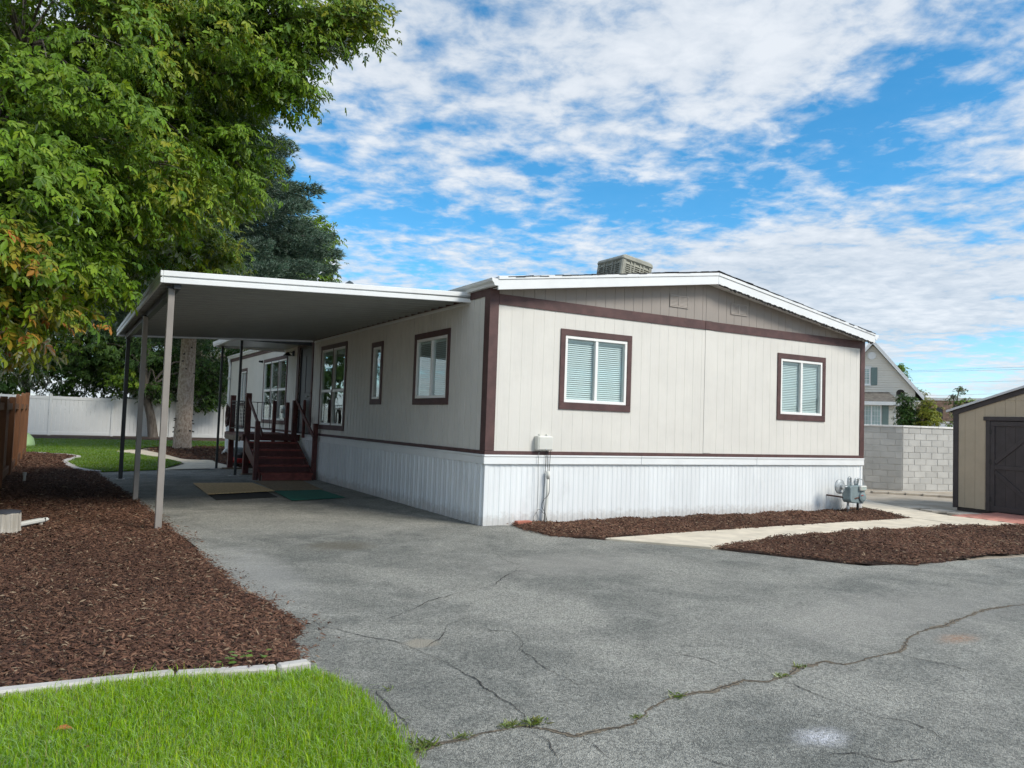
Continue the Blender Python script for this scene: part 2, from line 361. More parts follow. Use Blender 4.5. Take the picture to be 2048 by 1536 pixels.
def asphalt_mat():
    m, t, b = NT('old_asphalt'); g = G(t)
    big = g.rng(g.noise(.55, 6, .62, dist=.6), .36, .66); mid = g.rng(g.noise(1.9, 8, .78, dist=.8), .42, .66)
    c = g.mix(big, (.192, .197, .183), (.355, .350, .318)); c = g.mix(g.mth('MULTIPLY', mid, .5), c, (.42, .415, .38))
    agg = g.rng(g.mth('ADD', g.mth('MULTIPLY', g.vor(72, out=1), .55), g.mth('MULTIPLY', g.vor(140, out=1), .45)), .2, .8); c = g.mix(.62, c, g.mix(agg, (.10, .104, .096), (.68, .675, .64)), 'OVERLAY')
    sp = g.rng(g.noise(110, 3, .7), .60, .70); c = g.mix(g.mth('MULTIPLY', sp, .6), c, (.55, .54, .51))
    pit = g.rng(g.noise(42, 4, .75), .40, .30); c = g.mix(g.mth('MULTIPLY', pit, .75), c, (.035, .036, .038))
    # wear with its own shapes: pale scuffs, an oil stain, spilled white paint, a rust patch
    c = g.mix(g.mth('MULTIPLY', g.blob(-.5, -3.1, 1.5, .8, .9), .5), c, (.36, .345, .31))
    c = g.mix(g.mth('MULTIPLY', g.blob(-3.85, -2.4, .45, 2.0, .9), .5), c, (.40, .395, .375))
    c = g.mix(g.mth('MULTIPLY', g.blob(-2.6, -1.1, .5, .45, .6), .55), c, (.14, .125, .09))
    c = g.mix(g.mth('MULTIPLY', g.blob(1.1, -6.2, 2.6, .8, .9), .4), c, (.37, .355, .32))
    c = g.mix(g.mth('MULTIPLY', g.mth('MULTIPLY', g.blob(-2.14, -7.76, .20, .14, .95), g.rng(g.noise(45, 5, .75), .32, .6)), .8), c, (.72, .73, .78))
    c = g.mix(g.mth('MULTIPLY', g.mth('MULTIPLY', g.blob(.59, -6.93, .28, .13, .95), g.rng(g.noise(40, 5, .75), .32, .65)), .7), c, (.42, .19, .08))
    c = g.mix(g.mth('MULTIPLY', g.blob(-3.37, -5.36, .15, .12, .4), .8), c, (.34, .31, .25))
    g.L(c, b.inputs['Base Color']); b.inputs['Roughness'].default_value = .85; b.inputs['Specular IOR Level'].default_value = .3
    h = g.mth('ADD', g.mth('MULTIPLY', g.vor(130), .6), g.mth('MULTIPLY', g.noise(3, 5), .9)); g.bump(h, .8, .016, b); return m
M['asphalt'] = asphalt_mat()
M['crack'] = mat('crack_dirt', (.045, .042, .038), .95, .4, 40)
M['crackfill'] = mat('crack_debris', (.17, .14, .10), .95, .5, 60)

# ================================================================== SETTING
tag(sheet('ground', [(-600, -300), (600, -300), (600, 900), (-600, 900)], -.03, M['dirt']))
DRIVE = [(-5.6, -20), (-5.6, 11.2), (-4.6, 11.35), (-3.4, 12.05), (-1.0, 12.75), (.2, 12.8), (.2, .05), (.5, -.1), (.5, -1.2), (1.05, -1.85), (2.0, -3.0), (2.9, -4.5), (6.3, -4.9), (16, -5.0), (40, -5.0), (40, -20)]
drive = sheet('driveway', DRIVE, 0.0, M['asphalt'])
LAWNF = [(-9.5, -5.40), (-5.9, -5.43), (-5.0, -5.53), (-4.47, -5.66), (-4.25, -5.70), (-4.15, -6.2), (-4.17, -6.7), (-4.24, -7.15), (-4.4, -8), (-4.7, -9), (-5.2, -12), (-9.5, -12)]
sheet('front_lawn_soil', LAWNF, .006, M['lawnbase'])
LAWNB = [tuple(p) for p in catmull([(-4.75, 11.45), (-5.15, 12.4), (-5.42, 15.05), (-5.25, 16.6), (-5.05, 17.9), (-5.4, 19.2), (-6.5, 20.25)], 5)] + [(-14, 21.0), (-14, 33.2), (6, 33.8), (6, 27.5), (-.2, 27.2), (-2.4, 25.8), (-3.1, 23.5), (-3.85, 21.6), (-2.75, 18.0), (-2.4, 15.0), (-3.35, 12.1)]
sheet('back_lawn_soil', LAWNB, .006, M['lawnbase'])
BEDL = [(-9.5, -5.36), (-5.9, -5.33), (-5.0, -5.42), (-4.47, -5.52), (-4.25, -5.5), (-4.22, -5.05), (-4.0, -4.58), (-4.06, -4.05), (-4.2, -3.2), (-4.25, -1.9), (-4.27, -.1), (-4.35, 1.3), (-4.42, 3.9), (-4.6, 7), (-4.85, 10.5), (-4.8, 11.4)] + [tuple(p) for p in catmull([(-4.88, 11.45), (-5.28, 12.4), (-5.55, 15.05), (-5.4, 16.6), (-5.18, 17.9), (-5.5, 19.1), (-6.5, 20.1)], 5)] + [(-6.75, 20.1), (-6.75, 2), (-9.5, 2)]
BED2 = [(.52, -.02), (.42, -.6), (.45, -1.2), (.98, -1.72), (2.5, -1.66), (5.85, -1.53), (8.45, -1.52), (9.42, .1), (9.14, .03)]
BED3 = [(1.98, -2.9), (2.35, -3.5), (2.82, -4.33), (3.6, -4.68), (4.47, -4.64), (5.3, -4.55), (6.28, -4.62), (8, -4.7), (11.6, -4.8), (11.4, -3.1), (9.4, -2.72), (8.5, -2.5), (6.5, -2.42), (4.83, -2.36), (3.2, -2.55)]
BED4 = [(-1.0, 12.85), (-1.30, 15.1), (-1.28, 16.5), (-2.02, 17.05), (-2.25, 19.5), (-2.7, 23), (-2.0, 25.6), (-.2, 27.0), (6, 27.3), (6, 21.3), (.3, 21.3), (.3, 12.85)]
BED5 = [(-14, 33.2), (6, 33.8), (6, 39.6), (-14, 39.6)]
for nme, pl in (('fence_side_mulch_bed', BEDL), ('house_mulch_bed', BED2), ('walkway_mulch_bed', BED3), ('spruce_mulch_bed', BED4), ('back_fence_mulch_bed', BED5)):
    sheet(nme, rag(pl, .025, .12) if pl is not BED5 else pl, .0035, M['mulch'])
PATH = [tuple(p) for p in catmull([(-3.3, 12.1), (-2.75, 13.4), (-2.36, 15.0), (-2.72, 18.0), (-3.82, 21.6), (-4.2, 22.6)], 5)] + [tuple(p) for p in catmull([(-3.3, 23.2), (-2.75, 22.9), (-2.3, 19.5), (-2.07, 17), (-1.34, 16.5), (-1.35, 15.1), (-1.05, 12.8)], 5)]
sheet('back_path', PATH, .02, M['conc'])
tag(MB().prism([(.99, -1.77), (1.94, -2.86), (3.2, -2.52), (4.83, -2.33), (6.5, -2.38), (8.55, -2.44), (8.60, -1.49), (5.85, -1.53), (2.5, -1.66)], -.05, .03, 'z').build('front_walkway', M['conc'], bev=.008, fixn=True), kind='structure')
tag(MB().prism([(8.62, -1.45), (8.57, -2.46), (9.25, -2.68), (9.86, -2.8), (9.95, -2.0), (9.85, -1.42), (10.35, -.3), (10.9, .9), (11.5, 1.55), (12.0, 2.0), (14, 4.6), (13.0, 5.2), (10.6, 2.0), (9.45, .1)], -.05, .034, 'z').build('side_walkway', M['conc'], bev=.008, fixn=True), kind='structure')
# far hill behind the houses
hb = MB(); hp = []
for i in range(41):
    a = -1 + i/20; hp.append((a, math.exp(-abs(a*2.2)**3)*(1+.02*math.sin(9*a)+.01*math.sin(31*a))))
base = Vector((1520, 4740, 0)); ax = Vector((.95, -.31, 0))
for a, h in hp:
    for k, (dy, s) in enumerate(((-500, 0), (0, 1), (700, 0))):
        q = base + ax*(a*420) + Vector((.31, .95, 0))*dy; hb.v.append((q.x, q.y, -20 + s*872*h))
for i in range(40):
    for k in range(2): hb.f.append((i*3+k, (i+1)*3+k, (i+1)*3+k+1, i*3+k+1))
tag(hb.build('hills', M['hill'], smooth=True), kind='structure')

# cracks in the driveway, each its own narrow ragged strip
CR = {'main': ([(-4.17, -7.03), (-4.0, -6.98), (-3.83, -6.99), (-3.66, -6.95), (-3.48, -6.96), (-3.38, -7.05), (-3.3, -7.17), (-3.11, -7.13), (-2.91, -7.15), (-2.74, -7.04), (-2.43, -6.95), (-2.13, -6.95), (-1.81, -6.9), (-1.7, -7.01), (-1.54, -6.99), (-1.24, -6.89), (-0.93, -6.86), (-0.86, -6.95), (-0.46, -6.95), (-0.19, -6.94), (0.32, -6.73), (0.87, -6.63), (1.41, -6.53), (1.94, -6.45), (2.6, -6.5)], .009),
 'c2': ([(-3.97, -4.33), (-3.9, -4.63), (-3.79, -4.83), (-3.65, -5.07), (-3.5, -5.25), (-3.42, -5.5), (-3.36, -5.81), (-3.37, -6.1), (-3.38, -6.36), (-3.36, -6.6), (-3.4, -6.85), (-3.45, -6.96)], .010),
 'c3': ([(-3.37, -4.67), (-3.07, -4.42), (-2.75, -4.13), (-2.48, -3.97), (-1.92, -3.77), (-1.7, -3.53), (-1.19, -3.11)], .010), 'c4': ([(-1.16, -3.06), (-1.12, -2.55), (-1.01, -2.2)], .009),
 'c5': ([(-2.77, -5.12), (-2.77, -5.26), (-2.63, -5.34), (-2.67, -5.61), (-2.78, -5.78), (-2.86, -6.07), (-2.87, -6.28), (-2.87, -6.47), (-2.87, -6.73)], .009), 'c6': ([(-3.41, -5.48), (-3.2, -5.28), (-3.0, -4.99), (-2.75, -4.87), (-2.55, -4.82)], .008),
 'c7': ([(-1.86, -6.24), (-1.75, -6.51), (-1.75, -6.75), (-1.79, -6.91)], .009), 'c8': ([(-1.58, -7.03), (-1.63, -7.28), (-1.63, -7.45), (-1.61, -7.56), (-1.62, -7.74), (-1.51, -7.85), (-1.53, -8.01), (-1.58, -8.12)], .009),
 'c9': ([(-0.3, -6.96), (-0.27, -7.17), (-0.22, -7.33), (-0.25, -7.49), (-0.22, -7.59), (-0.1, -7.76)], .008), 'c10': ([(-2.36, -7.89), (-2.29, -7.94), (-2.16, -7.97), (-2.08, -8.13), (-1.94, -8.18), (-1.83, -8.19), (-1.85, -8.29)], .007),
 'c11': ([(-2.91, -7.57), (-2.91, -7.73), (-2.86, -7.82), (-2.8, -8.1)], .006), 'c12': ([(4.49, -4.78), (4.53, -5.06), (4.58, -5.46)], .012), 'c13': ([(-3.47, -7.0), (-3.51, -7.23), (-3.58, -7.47)], .006), 'c14': ([(-3.28, -7.2), (-3.3, -7.31), (-3.34, -7.51)], .006), 'c15': ([(-4.01, -6.04), (-4.03, -6.35), (-4.06, -6.82)], .006)}
def crack(pts, w, z, m, name='crack'):
    P = []
    for i in range(len(pts)-1):
        a = np.array(pts[i]); b = np.array(pts[i+1]); k = max(2, int(np.linalg.norm(b-a)/.022))
        for t in range(k): P.append(a+(b-a)*t/k)
    P.append(np.array(pts[-1])); P = np.array(P); n = len(P)
    wob = np.cumsum(np.random.default_rng(len(pts)*7+int(abs(pts[0][0])*100)).normal(0, .005, (n, 2)), 0); wob -= np.linspace(0, 1, n)[:, None]*wob[-1]; P = P+wob
    d = np.gradient(P, axis=0); d /= np.linalg.norm(d, axis=1)[:, None]+1e-9; nrm = np.stack([-d[:, 1], d[:, 0]], 1)
    en = np.minimum(1, np.minimum(np.arange(n), np.arange(n)[::-1])/8+.1)[:, None]
    k_ = np.arange(n)[:, None]; en = en*np.clip(.72+.42*np.sin(k_*.13+w*900)+.3*np.sin(k_*.047+2), .40, 1.15)
    w1 = w*(.2+.8*rng.random((n, 1)))*en*.72; w2 = w*(.2+.8*rng.random((n, 1)))*en*.72
    b = MB(); b.v = [(x, y, z) for x, y in np.concatenate([P+nrm*w1, P-nrm*w2])]; b.f = [(i, n+i, n+i+1, i+1) for i in range(n-1)]
    return b.build(name, m, drive)
crack(CR['main'][0], .044, .003, M['crackfill'], 'crack_debris_strip')
for k, (pts, w) in CR.items(): crack(pts, w, .005, M['crack'])
for k, dx in enumerate((2.9, 4.6, 7.5)):   # more cracks to the right, out towards the street
    crack([(dx, -7.3-.2*k), (dx+.4, -7.0), (dx+1.0, -7.15), (dx+1.8, -6.7+.1*k)], .012, .005, M['crack'])

# kerb pieces round the front lawn and the curved edging of the back lawn
def edging(pts, w, z0, z1, label, group, n=1):
    """a row of curb pieces along a polyline; each span is one piece"""
    e = thing('lawn_edging', (pts[0][0], pts[0][1], 0), label, 'edging')
    for i in range(len(pts)-1):
        a = Vector((*pts[i], 0)); b = Vector((*pts[i+1], 0)); d = (b-a).normalized(); nn = Vector((-d.y, d.x, 0)); a2 = a+d*.006; b2 = b-d*.006
        j = random.uniform(-.006, .006); zt = z1+j
        p = [a2-nn*w/2, b2-nn*w/2, b2+nn*w/2, a2+nn*w/2]
        MB().hexa([(q.x, q.y, z0) for q in p]+[(q.x, q.y, zt) for q in p]).build('curb_block', M['curb'], e, .012)
    return e
edging([(-8.6, -5.40), (-7.4, -5.40), (-6.2, -5.39), (-5.02, -5.46), (-4.45, -5.585), (-4.24, -5.575)], .085, -.05, .05, 'low pale concrete curb between front grass and bark mulch', 0)
edging([tuple(p) for p in catmull([(-4.79, 11.4), (-5.2, 12.4), (-5.48, 15.05), (-5.32, 16.6), (-5.12, 17.9), (-5.45, 19.15), (-6.45, 20.2), (-8.2, 20.8)], 3)], .2, -.05, .045, 'curved pale concrete edging round the back lawn', 0)

# ================================================================== MOBILE HOME
W, LEN, ZS = 9.14, 21.1, 1.10
ZR, ZE, ZER = 4.40, 3.72, 3.655          # roof height at ridge and at eaves
home = thing('mobile_home', (0, 0, 0), 'pale grey mobile home with brown trim and white skirting', 'house')
def gp(u, w, z): return (u, -w, z)        # gable wall: u along X, w outward
def sp(u, w, z): return (-w, u, z)        # side wall: u along Y, w outward
def wbox(mb, map_, u0, u1, w0, w1, z0, z1):
    a = map_(u0, w0, z0); b = map_(u1, w1, z1); return mb.box(a[0], b[0], a[1], b[1], a[2], b[2])
GW = [(1.40, 2.69, 1.96, 3.06), (6.55, 7.79, 1.95, 3.05)]
SW = [(1.45, 2.78, 1.98, 3.07), (4.62, 5.09, 1.99, 3.08), (6.95, 8.80, 1.38, 3.25), (12.35, 15.2, 1.42, 3.25), (17.98, 18.87, 1.98, 3.10)]
DOOR = (9.72, 10.95, 1.12, 3.46)
def boards(parent, name, map_, edges, z0, ztop, holes, m, g=.003, th=.018, dp=.006):
    for i in range(len(edges)-1):
        a, b = edges[i], edges[i+1]; mb = MB()
        cuts = sorted({a, b} | {h[k] for h in holes for k in (0, 1) if a+.012 < h[k] < b-.012})
        for c0, c1 in zip(cuts, cuts[1:]):
            mid = (c0+c1)/2; segs = []; z = z0
            for h in sorted([h for h in holes if h[0] < mid < h[1]], key=lambda q: q[2]): segs.append((z, h[2])); z = h[3]
            segs.append((z, None))
            for s0, s1 in segs:
                t0 = s1 if s1 is not None else ztop(c0); t1 = s1 if s1 is not None else ztop(c1)
                if min(t0, t1)-s0 < .01: continue
                f0 = c0 + (g if c0 == a else 0); f1 = c1 - (g if c1 == b else 0)
                keep, mb = mb, (MB() if len(segs) > 1 else mb)
                for q0, q1, w0, w1 in ((c0, c1, -.012, th-dp), (f0, f1, th-dp, th)):
                    mb.hexa([map_(q0, w1, s0), map_(q1, w1, s0), map_(q1, w0, s0), map_(q0, w0, s0), map_(q0, w1, t0), map_(q1, w1, t1), map_(q1, w0, t1), map_(q0, w0, t0)])
                if len(segs) > 1: mb.build(name, m, parent, fixn=True); mb = keep
        if mb.v: mb.build(name, m, parent, fixn=True)
def roofz(x):
    e = ZE if x < W/2 else ZER
    return e + (ZR-e)*(1-abs(x-W/2)/(W/2)) - .03
gw = MB(); wbox(gw, gp, .03, W-.03, -.06, -.03, 1.0, 1.3); gable = gw.build('gable_wall', M['dark'], home)
ge = [0.0] + [round(.17+.203*i, 4) for i in range(45)]; ge = [e for e in ge if e < W-.05] + [W]
boards(gable, 'siding_board', gp, ge, 1.14, lambda u: 3.47, GW, M['body'], .0025, .018, .0022)
gt = MB(); wbox(gt, gp, .6, W-.6, -.06, -.03, 3.5, 3.56); gab2 = gt.build('gable_triangle', M['dark'], home); 
VENTS = [(3.63, 4.08, 3.775, 3.995), (5.15, 5.58, 3.785, 4.0)]
boards(gab2, 'siding_board', gp, [e for e in ge], 3.49, roofz, [], M['taupe'])
sw = MB(); wbox(sw, sp, .05, LEN-.05, -.06, -.03, 1.0, 1.12); side = sw.build('side_wall', M['dark'], home)
se = [0.0] + [round(.12+.203*i, 4) for i in range(104)]; se = [e for e in se if e < LEN-.05] + [LEN]
boards(side, 'siding_board', sp, se, 1.14, lambda u: 3.70, SW+[DOOR], M['body'], .011, .018, .012)
# closed far sides, floor, ceiling and party wall
wl = MB(); wl.box(W-.02, W, .02, LEN, 1.1, 3.72).box(.02, W-.02, LEN-.03, LEN-.001, 1.1, 3.72); wl.build('rear_wall', M['body'], home)
fl = MB(); fl.box(.02, W-.02, .02, LEN-.03, 1.06, 1.1); fl.build('floor_deck', M['room'], home)
ce = MB(); ce.box(.02, W-.02, .02, LEN-.03, 3.5, 3.53); ce.build('ceiling', M['room'], home)
iw = MB(); iw.box(4.5, 4.56, .03, LEN-.05, 1.1, 3.5).box(.03, 4.5, 4.0, 4.06, 1.1, 3.5).box(.03, 4.5, 11.6, 11.66, 1.1, 3.5).box(.03, 4.5, 16.5, 16.56, 1.1, 3.5); iw.build('inner_wall', M['room'], home)
# trims
def trim(map_, u0, u1, z0, z1, w0=.018, w1=.036, name='trim_board', m=None, parent=None):
    return wbox(MB(), map_, u0, u1, w0, w1, z0, z1).build(name, m or M['brown'], parent or home, .003)
trim(gp, -.037, .125, 1.155, 3.70, -.02, .038, 'corner_trim'); trim(sp, -.018, .14, 1.155, 3.70, .0, .036, 'corner_trim')
trim(gp, W-.12, W+.02, 1.155, 3.66, -.02, .038, 'corner_trim')
trim(gp, .127, 4.53, 3.435, 3.60, name='band_board'); trim(gp, 4.535, W-.122, 3.435, 3.595, name='band_board')
trim(gp, 4.50, 4.72, 3.44, 3.59, .036, .044, 'band_board')
trim(gp, 4.515, 4.715, 1.16, 3.433, .018, .026, 'seam_board', M['body']); trim(gp, 4.52, 4.70, 3.602, 4.28, .018, .024, 'seam_board', M['taupe'])
trim(gp, -.037, W+.02, 1.095, 1.153, .0, .034, 'base_trim'); trim(sp, -.0, DOOR[0]-.1, 1.095, 1.153, .0, .034, 'base_trim'); trim(sp, DOOR[1]+.15, LEN, 1.095, 1.153, .0, .034, 'base_trim')
trim(sp, .142, LEN-.02, 3.56, 3.70, name='eave_board'); trim(sp, LEN-.14, LEN, 1.155, 3.56, name='corner_trim')
# skirting: cap rail and ribbed panels
sk = MB(); wbox(sk, gp, .05, W-.05, -.03, -.02, 0.0, 1.05); wbox(sk, sp, .05, LEN-.05, -.03, -.02, 0.0, 1.05); skirt = sk.build('skirting', M['dark'], home)
def rib_profile(u0, u1, pitch, depth):
    pts = []; u = u0
    while u < u1-1e-6:
        for f, w in ((0, 0), (.05, depth), (.30, depth), (.36, depth*.1), (.52, depth*.1), (.56, depth*.8), (.72, depth*.8), (.78, 0)):
            q = u+f*pitch
            if q < u1: pts.append((q, w))
        u += pitch
    pts.append((u1, 0)); return pts
def skirt_run(map_, u0, u1, step, pitch, depth, ztop=.955):
    u = u0
    while u < u1-.02:
        e = min(u+step, u1); pr = rib_profile(u, e, pitch, depth); mb = MB()
        for q, w in pr: mb.v += [map_(q, w+.001, -.02), map_(q, w+.001, ztop)]
        mb.f = [(2*i, 2*i+2, 2*i+3, 2*i+1) for i in range(len(pr)-1)]
        mb.build('skirt_panel', M['skirt'], skirt, fixn=False); u = e
skirt_run(gp, .055, W-.05, .40, .2, .006); skirt_run(sp, .05, LEN-.05, .40, .2, .045)
box('skirt_corner', M['skirt'], skirt, -.016, .054, -.016, .0495, -.02, .955); box('skirt_corner', M['skirt'], skirt, W-.05, W+.012, -.016, .06, -.02, .955)
for mp_, a, b in ((gp, -.05, 3.05), (gp, 3.055, 5.9), (gp, 5.905, W+.02), (sp, .003, 6.4), (sp, 6.405, 13), (sp, 13.005, LEN)):
    q = MB(); wbox(q, mp_, a, b, .0, .045, .945, 1.06); wbox(q, mp_, a, b, .0, .055, 1.062, 1.093); q.build('skirt_cap', M['white'], skirt, .006)
# windows
def window(map_, u0, u1, z0, z1, split, parent, blind=True, lights=2, tw=.095, mid=None, curt=False, far=False):
    f = MB(); fw = .05
    for a, b, c, d in ((u0, u1, z0, z0+fw), (u0, u1, z1-fw, z1), (u0, u0+fw, z0+fw, z1-fw), (u1-fw, u1, z0+fw, z1-fw)): wbox(f, map_, a, b, -.05, .030, c, d)
    n = lights
    for k in range(1, n):
        um = u0+(u1-u0)*k/n; wbox(f, map_, um-.028, um+.028, -.045, .026, z0+fw, z1-fw)
    if mid is not None:
        for k in range(n):
            a = u0+(u1-u0)*k/n+.028; b = u0+(u1-u0)*(k+1)/n-.028; wbox(f, map_, max(a, u0+fw), min(b, u1-fw), -.04, .020, mid-.035, mid+.035)
    win = f.build('window', M['vinyl'], parent, .004)
    for a, b, c, d in ((u0-tw, u1+tw, z1+.001, z1+tw+.01), (u0-tw, u1+tw, z0-tw-.02, z0-.001), (u0-tw, u0-.001, z0, z1), (u1+.001, u1+tw, z0, z1)):
        wbox(MB(), map_, a, b, .018, .040, c, d).build('trim_board', M['brown'], win, .003)
    if mid is not None and n > 1:
        for k in range(1, n):
            um = u0+(u1-u0)*k/n; wbox(MB(), map_, um-.022, um+.022, .0265, .036, z0, z1).build('mullion_board', M['brown'], win, .003)
    for k in range(n):
        a = max(u0+(u1-u0)*k/n+.028, u0+fw)-.01; b = min(u0+(u1-u0)*(k+1)/n-.028, u1-fw)+.01
        parts = [(z0+fw-.01, z1-fw+.01)] if mid is None else [(z0+fw-.01, mid-.03), (mid+.03, z1-fw+.01)]
        for c, d in parts:
            w = -.012 if k == 0 else .004
            wbox(MB(), map_, a, b, w-.003, w, c, d).build('pane', M['glass'], win)
    if blind:
        bl = MB(); z = z0+.07
        while z < z1-.10:
            p = [map_(u0+.06, -.04, z), map_(u1-.06, -.04, z), map_(u1-.06, -.055, z+.027), map_(u0+.06, -.055, z+.027)]
            q = [map_(u0+.06, -.04, z+.0015), map_(u1-.06, -.04, z+.0015), map_(u1-.06, -.055, z+.0285), map_(u0+.06, -.055, z+.0285)]
            bl.hexa(p+q); z += .034
        wbox(bl, map_, u0+.055, u1-.055, -.07, -.03, z1-.09, z1-.055); wbox(bl, map_, u0+.055, u1-.055, -.063, -.04, z0+.052, z0+.066)
        tag(bl.build('blind', M['blind'], win, fixn=True), kind=None)
    if curt:
        c = MB(); N = 60
        for i in range(N+1):
            u = u0+(u1-u0)*(.33+.67*i/N); w = -.16-.03*math.sin(i*1.1); c.v += [map_(u, w, z0), map_(u, w, z1)]
        c.f = [(2*i, 2*i+2, 2*i+3, 2*i+1) for i in range(N)]; c.build('curtain', M['curtain'], win)
    return win
for h in GW: window(gp, *h, None, home)
window(sp, *SW[0], None, home, blind=True); window(sp, *SW[1], None, home, blind=False, lights=1); window(sp, *SW[2], None, home, blind=False, mid=2.22)
window(sp, *SW[3], None, home, blind=False, lights=3, mid=2.35, curt=True); window(sp, *SW[4], None, home, blind=False)
# door
d = MB(); wbox(d, sp, DOOR[0]+.06, DOOR[1]-.06, -.06, -.02, DOOR[2]+.01, DOOR[3]-.05); door = d.build('door', M['door'], home, .004)
for a, b, c, e in ((DOOR[0]-.13, DOOR[1]+.22, DOOR[3], DOOR[3]+.11), (DOOR[0]-.13, DOOR[0], DOOR[2], DOOR[3]), (DOOR[1], DOOR[1]+.22, DOOR[2], DOOR[3])): wbox(MB(), sp, a, b, -.02, .045, c, e).build('trim_board', M['brown'], door, .003)
for a, b, c, e in ((DOOR[0], DOOR[1], DOOR[3]-.05, DOOR[3]), (DOOR[0], DOOR[0]+.06, DOOR[2], DOOR[3]-.05), (DOOR[1]-.06, DOOR[1], DOOR[2], DOOR[3]-.05)): wbox(MB(), sp, a, b, -.06, .0, c, e).build('door_jamb', M['door'], door, .003)
for c, e in ((1.35, 2.0), (2.2, 3.2)):
    for a in (9.9, 10.4): wbox(MB(), sp, a, a+.36, -.02, -.008, c, e).build('door_panel', M['door'], door, .008)
MB().lathe((.02-.04, 9.88, 2.1), [(.012, 0), (.012, .035), (.03, .04), (.032, .06), (.02, .075)], 10, 'x').build('door_knob', M['galv'], door, smooth=True)
# gable vents
M['vent'] = mat('vent_paint', (.37, .33, .295), .6, .05)
for a, b, c, e in VENTS:
    v = MB()
    for q0, q1, r0, r1 in ((a, b, e-.022, e), (a, b, c, c+.022), (a, a+.022, c+.022, e-.022), (b-.022, b, c+.022, e-.022), ((a+b)/2-.018, (a+b)/2+.018, c+.022, e-.022)): wbox(v, gp, q0, q1, .018, .034, r0, r1)
    vv = v.build('gable_vent', M['vent'], home, .002)
    for half in ((a+.022, (a+b)/2-.018), ((a+b)/2+.018, b-.022)):
        for k in range(7):
            z = c+.03+k*(e-c-.05)/7; MB().hexa([gp(half[0], .028, z), gp(half[1], .028, z), gp(half[1], .019, z+.008), gp(half[0], .019, z+.008), gp(half[0], .028, z+.006), gp(half[1], .028, z+.006), gp(half[1], .019, z+.024), gp(half[0], .019, z+.024)]).build('vent_slat', M['vent'], vv)
# roof, rakes, gutters
OV = .25
rf = MB(); sl = (ZR-ZE)/(W/2)
for y0, y1 in ((-OV+.02, LEN+.2),):
    rf.prism([(-.02, ZE+.0), (W/2, ZR), (W+.02, ZER), (W+.02, ZER+.078), (W/2, ZR+.078), (-.02, ZE+.078)], y0, y1)
roof = rf.build('roof', M['roof'], home, fixn=True)
def rake(x0, z0, x1, z1, h, y0, y1, name, m):
    return MB().hexa([(x0, y0, z0), (x1, y0, z1), (x1, y1, z1), (x0, y1, z0), (x0, y0, z0+h), (x1, y0, z1+h), (x1, y1, z1+h), (x0, y1, z0+h)]).build(name, m, roof, .004)
rake(-.03, 3.615, W/2, 4.255, .155, -OV-.02, -OV+.018, 'rake_trim', M['white']); rake(-.03, 3.7715, W/2, 4.4115, .055, -OV-.035, -OV+.018, 'rake_trim', M['white'])
rake(W/2+.004, 4.255, W+.02, 3.545, .155, -OV-.02, -OV+.018, 'rake_trim', M['white']); rake(W/2+.004, 4.4115, W+.02, 3.7015, .055, -OV-.035, -OV+.018, 'rake_trim', M['white'])
rake(0, 3.66, W/2, 4.305, .008, -OV+.02, .0, 'soffit', M['white']); rake(W/2+.004, 4.275, W, 3.585, .008, -OV+.02, .0, 'soffit', M['white'])
# torn black edge hanging under the right rake
tb = MB(); n = 130; xs = np.linspace(W/2+.02, W-.05, n)
for i, x in enumerate(xs):
    zt = 4.252 - .71*(x-W/2)/(W/2+.02); dz = .012+.03*rng.random()*(0.4+ (i > 8))*(.5+.5*math.sin(i*.21)**2); tb.v += [(x, -OV-.012-.02*rng.random(), zt+.012), (x, -OV-.006, zt-dz), (x, -OV+.01, zt-.2*dz)]
tb.f = [f for i in range(n-1) for f in ((3*i, 3*i+1, 3*i+4, 3*i+3), (3*i+1, 3*i+2, 3*i+5, 3*i+4))]; tb.build('torn_edge', M['torn'], roof)
# shingle tabs seen along the rakes
proto = None
for s in (0, 1):
    for i in range(32):
        t = (i+.5)/32; x = W/2*t if s == 0 else W - W/2*t; ang = -math.atan(sl) if s == 0 else math.atan(sl)
        if proto is None: proto = MB().box(-.085, .085, -.11, .11, 0, .012).build('shingle', M['roof'], roof); o = proto
        else: o = proto.copy(); COL.objects.link(o)
        o.location = (x, -OV+.07+rng.normal(0, .006), (ZE if s == 0 else ZER)+(ZR-(ZE if s == 0 else ZER))*t+.080+rng.random()*.012); o.location -= ORG[roof.name]; o.rotation_euler = (0, ang+rng.normal(0, .02), 0)
def gutter(xw, sgn, y0, y1, z, parent, m):
    pr = [(0, 0), (.07, 0), (.085, .04), (.115, .07), (.12, .115), (.10, .115), (.095, .11), (0, .11)]
    return MB().prism([(xw+sgn*a, z+b) for a, b in pr], y0, y1).build('gutter', m, parent, .003, fixn=True)
gutter(-.025, -1, -OV-.02, LEN+.15, 3.675, roof, M['white']); gutter(W+.022, 1, -OV-.02, LEN+.15, 3.62, roof, M['white'])
# downspout at the far corner
ds = MB().tube([(-.12, 20.9, 3.68), (-.12, 20.9, 3.6), (-.07, 20.95, 3.4), (-.07, 20.95, .35), (-.07, 20.9, .2), (-.2, 20.55, .1), (-.3, 20.3, .08)], .045, 8); ds.build('downspout', M['white'], home)

